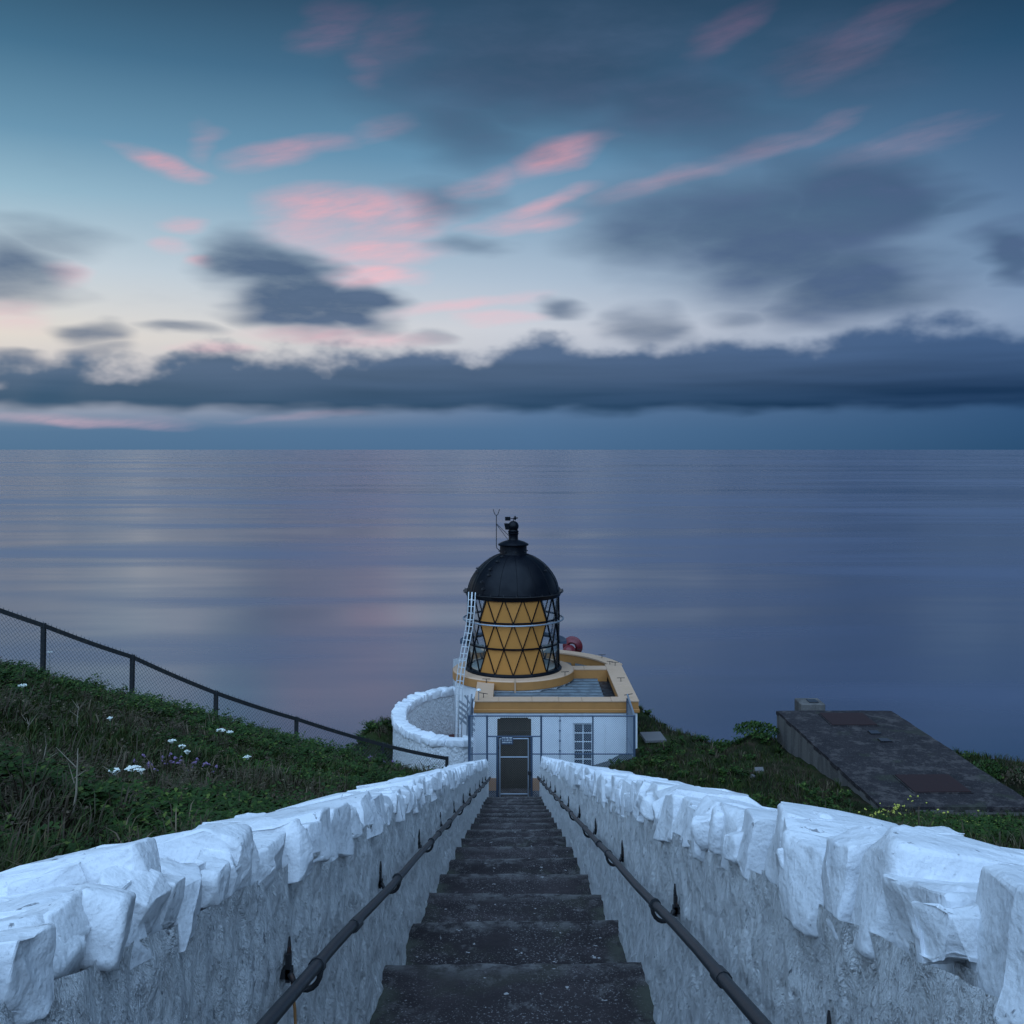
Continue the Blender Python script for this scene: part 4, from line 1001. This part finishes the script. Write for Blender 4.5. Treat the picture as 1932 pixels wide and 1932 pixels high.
g = mesh_from(blades(190000, .06, .20, .0035, .9, dens_g, 1), [(0,1,2,3)], [(3,2,4)], 'grass', M['grass_blades'])
tag(g, 'rough dark green grass covering both slopes beside the steps', 'grass', kind='stuff')
g = mesh_from(blades(70000, .05, .19, .0030, 1.2, dens_b, 2), [(0,1,2,3)], [(3,2,4)], 'dead_grass', M['brown_growth'])
tag(g, 'brown withered grass in the bare patches of the slopes', 'grass', kind='stuff')
def tussocks(n, per, seed, dens, hmin, hmax):
    rng = np.random.default_rng(seed); x0, d0 = sample(n, dens, rng); hh = rng.uniform(hmin, hmax, n); lb = rng.uniform(0, 2*np.pi, n)
    x0, d0, hh, lb = [np.repeat(q, per) for q in (x0, d0, hh, lb)]; m_ = n*per
    a = rng.uniform(0, 2*np.pi, m_); rr = .05*np.sqrt(rng.random(m_)); x = x0+np.cos(a)*rr; d = d0+np.sin(a)*rr; z = height(x, d)-.02
    h = hh*rng.uniform(.55, 1.1, m_); w = .0028*(1+d*.055)*rng.uniform(.7, 1.3, m_); lean = h*rng.uniform(.25, .85, m_)
    dx_, dy_ = np.cos(a)*lean*.8+np.cos(lb)*lean*.5, np.sin(a)*lean*.8+np.sin(lb)*lean*.5; px_, py_ = -np.sin(a)*w, np.cos(a)*w
    V = np.empty((m_,7,3))
    for i, (f, g, ww) in enumerate(((0,0,1),(.25,.5,1),(.62,.86,.75))):
        V[:,2*i] = np.stack([x+dx_*f-px_*ww, d+dy_*f-py_*ww, z+h*g], -1); V[:,2*i+1] = np.stack([x+dx_*f+px_*ww, d+dy_*f+py_*ww, z+h*g], -1)
    V[:,6] = np.stack([x+dx_, d+dy_, z+h*.92], -1)
    return V
TQ = [(0,1,3,2),(2,3,5,4)]; TT3 = [(4,5,6)]
g = mesh_from(tussocks(1500, 22, 21, lambda x, d, r: keep(x, d) & (fbm(x*.9, d*.9, 31.) > .02), .10, .26), TQ, TT3, 'tussock_grass', M['grass_blades'])
tag(g, 'long bent tussock grass growing in tufts on both slopes', 'grass', kind='stuff')
g = mesh_from(tussocks(1000, 14, 22, lambda x, d, r: keep(x, d) & (fbm(x*.7, d*.7, 41.) > .02), .12, .34), TQ, TT3, 'straw_grass', M['brown_growth'])
tag(g, 'pale dead straw tufts scattered through the slopes', 'grass', kind='stuff')
def leafy(n, seed, dens, hmin, hmax, stems, leaflets, lsize):
    rng = np.random.default_rng(seed); x, d = sample(n, dens, rng); z = height(x, d)-.02; hh = rng.uniform(hmin, hmax, n)*(1+.6*fbm(x*.5, d*.5, 4.))
    out = []
    for s_ in range(stems):
        a = rng.uniform(0, 2*np.pi, n); out_r = rng.uniform(.25, .8, n)*hh
        for k in range(leaflets):
            f = (k+1.)/leaflets; f = f**.75
            px_ = x+np.cos(a)*out_r*f*f; py_ = d+np.sin(a)*out_r*f*f; pz = z+hh*(f-.30*f*f*f)
            ls = lsize*(1.2-.75*f)*(.7+.6*rng.random(n))*(1+d*.03)
            for sg in (-1, 1):
                b = a+sg*(1.15-.5*f)+rng.normal(0, .25, n); ux_, uy_ = np.cos(b)*ls, np.sin(b)*ls; uz_ = ls*rng.normal(.05, .35, n)
                wx_, wy_ = -np.sin(b)*ls*.30, np.cos(b)*ls*.30; wz_ = ls*rng.normal(0, .12, n)
                V = np.empty((n,4,3)); V[:,0] = np.stack([px_, py_, pz], -1); V[:,1] = np.stack([px_+ux_*.5+wx_, py_+uy_*.5+wy_, pz+uz_*.6+wz_], -1)
                V[:,2] = np.stack([px_+ux_, py_+uy_, pz+uz_*.7], -1); V[:,3] = np.stack([px_+ux_*.5-wx_, py_+uy_*.5-wy_, pz+uz_*.6-wz_], -1)
                out.append(V)
    return np.concatenate(out)
dens_l = lambda x, d, r: keep(x, d) & (np.abs(x) > 1.45) & (fbm(x*.6, d*.6, 20.)+r.normal(0, .08, x.shape) > .04) & (bare(x, d) < .30) & ((x < 0) | (r.random(x.shape) < .35))
g = mesh_from(leafy(2600, 5, dens_l, .12, .34, 6, 6, .055), [(0,1,2,3)], [], 'leafy_undergrowth', M['leafy_growth'])
tag(g, 'dense leafy green undergrowth on the slopes beside the steps', 'undergrowth', kind='stuff')
dens_w = lambda x, d, r: keep(x, d) & (np.abs(x) > 1.45) & (x < 0)
g = mesh_from(leafy(1700, 8, dens_w, .10, .28, 4, 5, .04), [(0,1,2,3)], [], 'withered_undergrowth', M['brown_growth'])
tag(g, 'brown withered undergrowth among the green on the left slope', 'undergrowth', kind='stuff')

def gnd(x, d): return float(height(np.array([x]), np.array([d]))[0])
def ground_at(px, py, d0=2.0):
    """where the sight line through a pixel of the photograph meets the land"""
    u, v = (px-970)/1932, (848-py)/1932; d = np.arange(d0, 34, .05)
    k = np.argmax(v*d <= height(u*d, d)); k = k if k else len(d)-1
    return u*d[k], float(d[k])
def umbel(px, py, size, hgt, label, mat='petal'):
    u, v = (px-970)/1932, (848-py)/1932
    x, d = ground_at(px, py+hgt*80); d = max(d, 2.5); 
    x = u*d; z = v*d; g0 = gnd(x, d)
    t = thing('cow_parsley', (x, d, g0), label, 'flower', 'white umbel flowers on the left slope'); rs = random.Random(int(px*7+py))
    zt_ = max(z, g0+.24)
    MB().tube([(x,d,g0-.05),(x+rs.uniform(-.02,.02),d,(g0+zt_)/2),(x,d,zt_-.03)], .005, 5).build('stem', M['stem'], t)
    b = MB()
    for k in range(26):
        a = rs.uniform(0, 6.28); r_ = size*.5*math.sqrt(rs.random()); c = Vector((x+r_*math.cos(a), d+r_*math.sin(a), zt_+rs.uniform(-.006,.010)-r_*.25)); q = size*.11
        b.add([c+Vector((q*math.cos(w), q*math.sin(w), 0)) for w in np.arange(0,6.2,1.05)]+[c+Vector((0,0,q*.7))], [(i,(i+1)%6,6) for i in range(6)])
        if k % 4 == 0: b.bar((x,d,zt_-.04), c, .0022)
    b.build('flower_head', M[mat], t, fix=False)
    if rs.random() < .7:
        b = MB()
        for k in range(8):
            a = rs.uniform(0, 6.28); q = Vector((x, d, g0+(zt_-g0)*rs.uniform(.2,.6))); e = q+Vector((math.cos(a)*.08, math.sin(a)*.08, rs.uniform(-.01,.03))); s_ = Vector((-math.sin(a)*.02, math.cos(a)*.02, 0))
            b.add([q, (q+e)/2+s_, e, (q+e)/2-s_], [(0,1,2,3)])
        b.build('leaves', M['leafy_growth'], t, fix=False)
Z4 = lambda x, y: (x*.26915*.94244, (1180+y*.26915)*.94244)
for (zx, zy, sz, hg, lab) in ((985,1495,.10,.3,'largest white umbel flower low on the left slope'),(1050,1510,.05,.3,'small white umbel just right of the largest flower head'),(850,1520,.07,.3,'pale greenish umbel just left of the largest flower head'),
        (1282,1226,.08,.25,'white umbel flower, upper left of the three mid-slope flowers'),(1352,1260,.07,.25,'white umbel flower, middle of the three mid-slope flowers'),(1393,1305,.06,.25,'white umbel flower, lowest of the three mid-slope flowers'),
        (1643,1118,.11,.2,'white umbel flower at the foot of the third fence post'),(1710,1122,.10,.2,'white umbel flower just right of the third fence post'),(820,1058,.07,.2,'lone small white flower head high on the left slope'),
        (1837,1348,.08,.2,'flat pale umbel right of the purple flowers'),(165,800,.09,.2,'white flower head near the left edge below the fence'),(370,462,.16,.5,'tall pale umbel standing up beside the leftmost fence post')):
    umbel(*Z4(zx, zy), sz, hg, lab)
# purple thrift, yellow flowers, dry stalks
def clump(name, px, py, spread, n, mat, label, cat, grp, hgt=.12, q=.014):
    x0, d0 = ground_at(px, py); rs = random.Random(int(px+py)); t = thing(name, (x0, d0, gnd(x0, d0)), label, cat, grp); b = MB(); s_ = MB()
    for k in range(n):
        x = x0+rs.gauss(0, spread); d = d0+rs.gauss(0, spread*1.4); g0 = gnd(x, d); h = hgt*rs.uniform(.6,1.3); c = Vector((x, d, g0+h))
        s_.bar((x,d,g0-.02), c, .004)
        for e in range(3):
            cc = c+Vector((rs.uniform(-q,q), rs.uniform(-q,q), rs.uniform(-q,q)*.7)); 
            b.add([cc+Vector((q,0,0)), cc+Vector((0,q,0)), cc+Vector((-q,0,0)), cc+Vector((0,-q,0)), cc+Vector((0,0,q)), cc-Vector((0,0,q))], [(0,1,4),(1,2,4),(2,3,4),(3,0,4),(1,0,5),(2,1,5),(3,2,5),(0,3,5)])
    s_.build('stems', M['stem'], t); b.build('blossoms', M[mat], t, fix=False)
G = 'purple flower clumps on the left slope'
clump('thrift_clump', *Z4(1390,1385), .12, 26, 'purple', 'clump of small purple flowers in the middle of left slope', 'flower', G)
clump('thrift_clump', *Z4(1080,1390), .09, 9, 'purple', 'sparse purple flowers left of the mid-slope purple clump', 'flower', G)
clump('thrift_clump', 708, 1445, .22, 34, 'purple', 'purple flower clump beside the fence post nearest the round wall', 'flower', G, q=.02)
G = 'yellow flower clumps in front of the bunker'
for k, (zx, zy, n, lab) in enumerate(((1190,790,12,'yellow flowers left of the bunker corner, nearest the stair wall'),(1260,770,18,'yellow flowers right below the bunker corner'),(1310,750,18,'yellow flowers against the left end of the bunker front'),(1380,725,16,'yellow flower clump close under the bunker front edge'),(1560,750,7,'lone yellow flowers in the grass below the near hatch'),(1660,770,9,'yellow flowers in the grass furthest right of the bunker front'),(1655,830,6,'yellow flowers low in the grass above the right wall'),(1520,780,6,'sparse yellow flowers midway along the bunker front'))):
    clump('yellow_flower_clump', *Z6(zx, zy), .10, n, 'yellow', lab, 'flower', G, .14, .016)
def stalk(p0, p1, label):
    x, d = ground_at(*p0); d1 = d; top = Vector(((p1[0]-970)/1932*d1, d1, (848-p1[1])/1932*d1)); rs = random.Random(int(p0[0]*3)); g0 = gnd(x, d); t = thing('dry_stalk', (x, d, g0), label, 'dead stalk', 'dry stalks on the left slope')
    a = Vector((x, d, g0-.04)); m_ = a.lerp(top, .5)+Vector((rs.uniform(-.03,.03), rs.uniform(-.03,.03), 0))
    MB().tube([a, m_, top], [.007,.005,.002], 5).build('stem', M['stalk'], t)
    for k in range(3):
        q = a.lerp(top, rs.uniform(.5,.95)); MB().tube([q, q+Vector((rs.uniform(-.10,.10), rs.uniform(-.04,.04), rs.uniform(.04,.12)))], [.003,.001], 4).build('twig', M['stalk'], t)
stalk(Z4(510,1810), Z4(580,1180), 'tall dry forked stalk leaning on the lower left slope'); stalk(Z4(820,1510), Z4(850,1340), 'short dry stalk left of the largest white flower')
stalk(Z4(170,1110), Z4(225,960), 'dry stalk leaning right near the left edge'); stalk(Z4(270,1440), Z4(350,1150), 'thin dry stalk above the left wall, near the left edge'); stalk(Z4(1435,1790), Z4(1400,1725), 'short dry straw just above the left wall coping'); stalk(Z4(590,1080), Z4(585,870), 'thin upright dead stalk high on the left slope')
# bushes breaking the skyline by the bunker
def bush(x, d, r_, h_, n, label, mat='leafy_growth'):
    g0 = gnd(x, d); t = thing('bush', (x, d, g0), label, 'bush', 'low bushes round the bunker'); rng = np.random.default_rng(int(x*100)); b = MB()
    for k in range(n):
        a = rng.uniform(0, 6.28); rr = r_*math.sqrt(rng.random()); hh = h_*(1-.5*(rr/r_)**2)*rng.uniform(.35, 1.05)
        c = Vector((x+rr*math.cos(a), d+rr*math.sin(a), g0+hh-.05)); s_ = rng.uniform(.03,.06); w = Vector(rng.normal(0,1,3)).normalized(); u_ = w.orthogonal().normalized()
        v_ = w.cross(u_); b.add([c-u_*s_, c+v_*s_*.4, c+u_*s_, c-v_*s_*.4], [(0,1,2,3)])
    b.build('foliage', M[mat], t, fix=False); s2 = MB()
    for k in range(7): a = rng.uniform(0,6.28); s2.tube([(x,d,g0-.1),(x+r_*.5*math.cos(a),d+r_*.5*math.sin(a),g0+h_*.75)], [.012,.004], 5)
    s2.build('stems', M['stem'], t)
bush(6.55, 27.7, .60, .30, 900, 'dark green bush against the back left corner of bunker'); bush(5.7, 27.9, .35, .28, 300, 'small bush left of the dark bush behind bunker'); bush(10.95, 23.6, .5, .42, 500, 'dark bush beyond the far right edge of bunker roof'); bush(11.1, 22.2, .5, .35, 450, 'low bush at the right frame edge behind the bunker', 'brown_growth')
# loose rocks on the bare patch left of the bunker
for k, (zx, zy, sz, lab) in enumerate(((600,545,.22,'largest pale rock on the bare earth left of bunker'),(570,570,.12,'small pale rock below the largest rock left of bunker'))):
    x, d = ground_at(*Z6(zx, zy)); o = add_stone('rock', None, (x, d, gnd(x, d)+sz*.2), (sz, sz*.8, sz*.6), Euler((.2,.1,k)).to_matrix(), 70+k, M['slab'], npts=6); tag(o, lab, 'rock', 'rocks by the bunker')
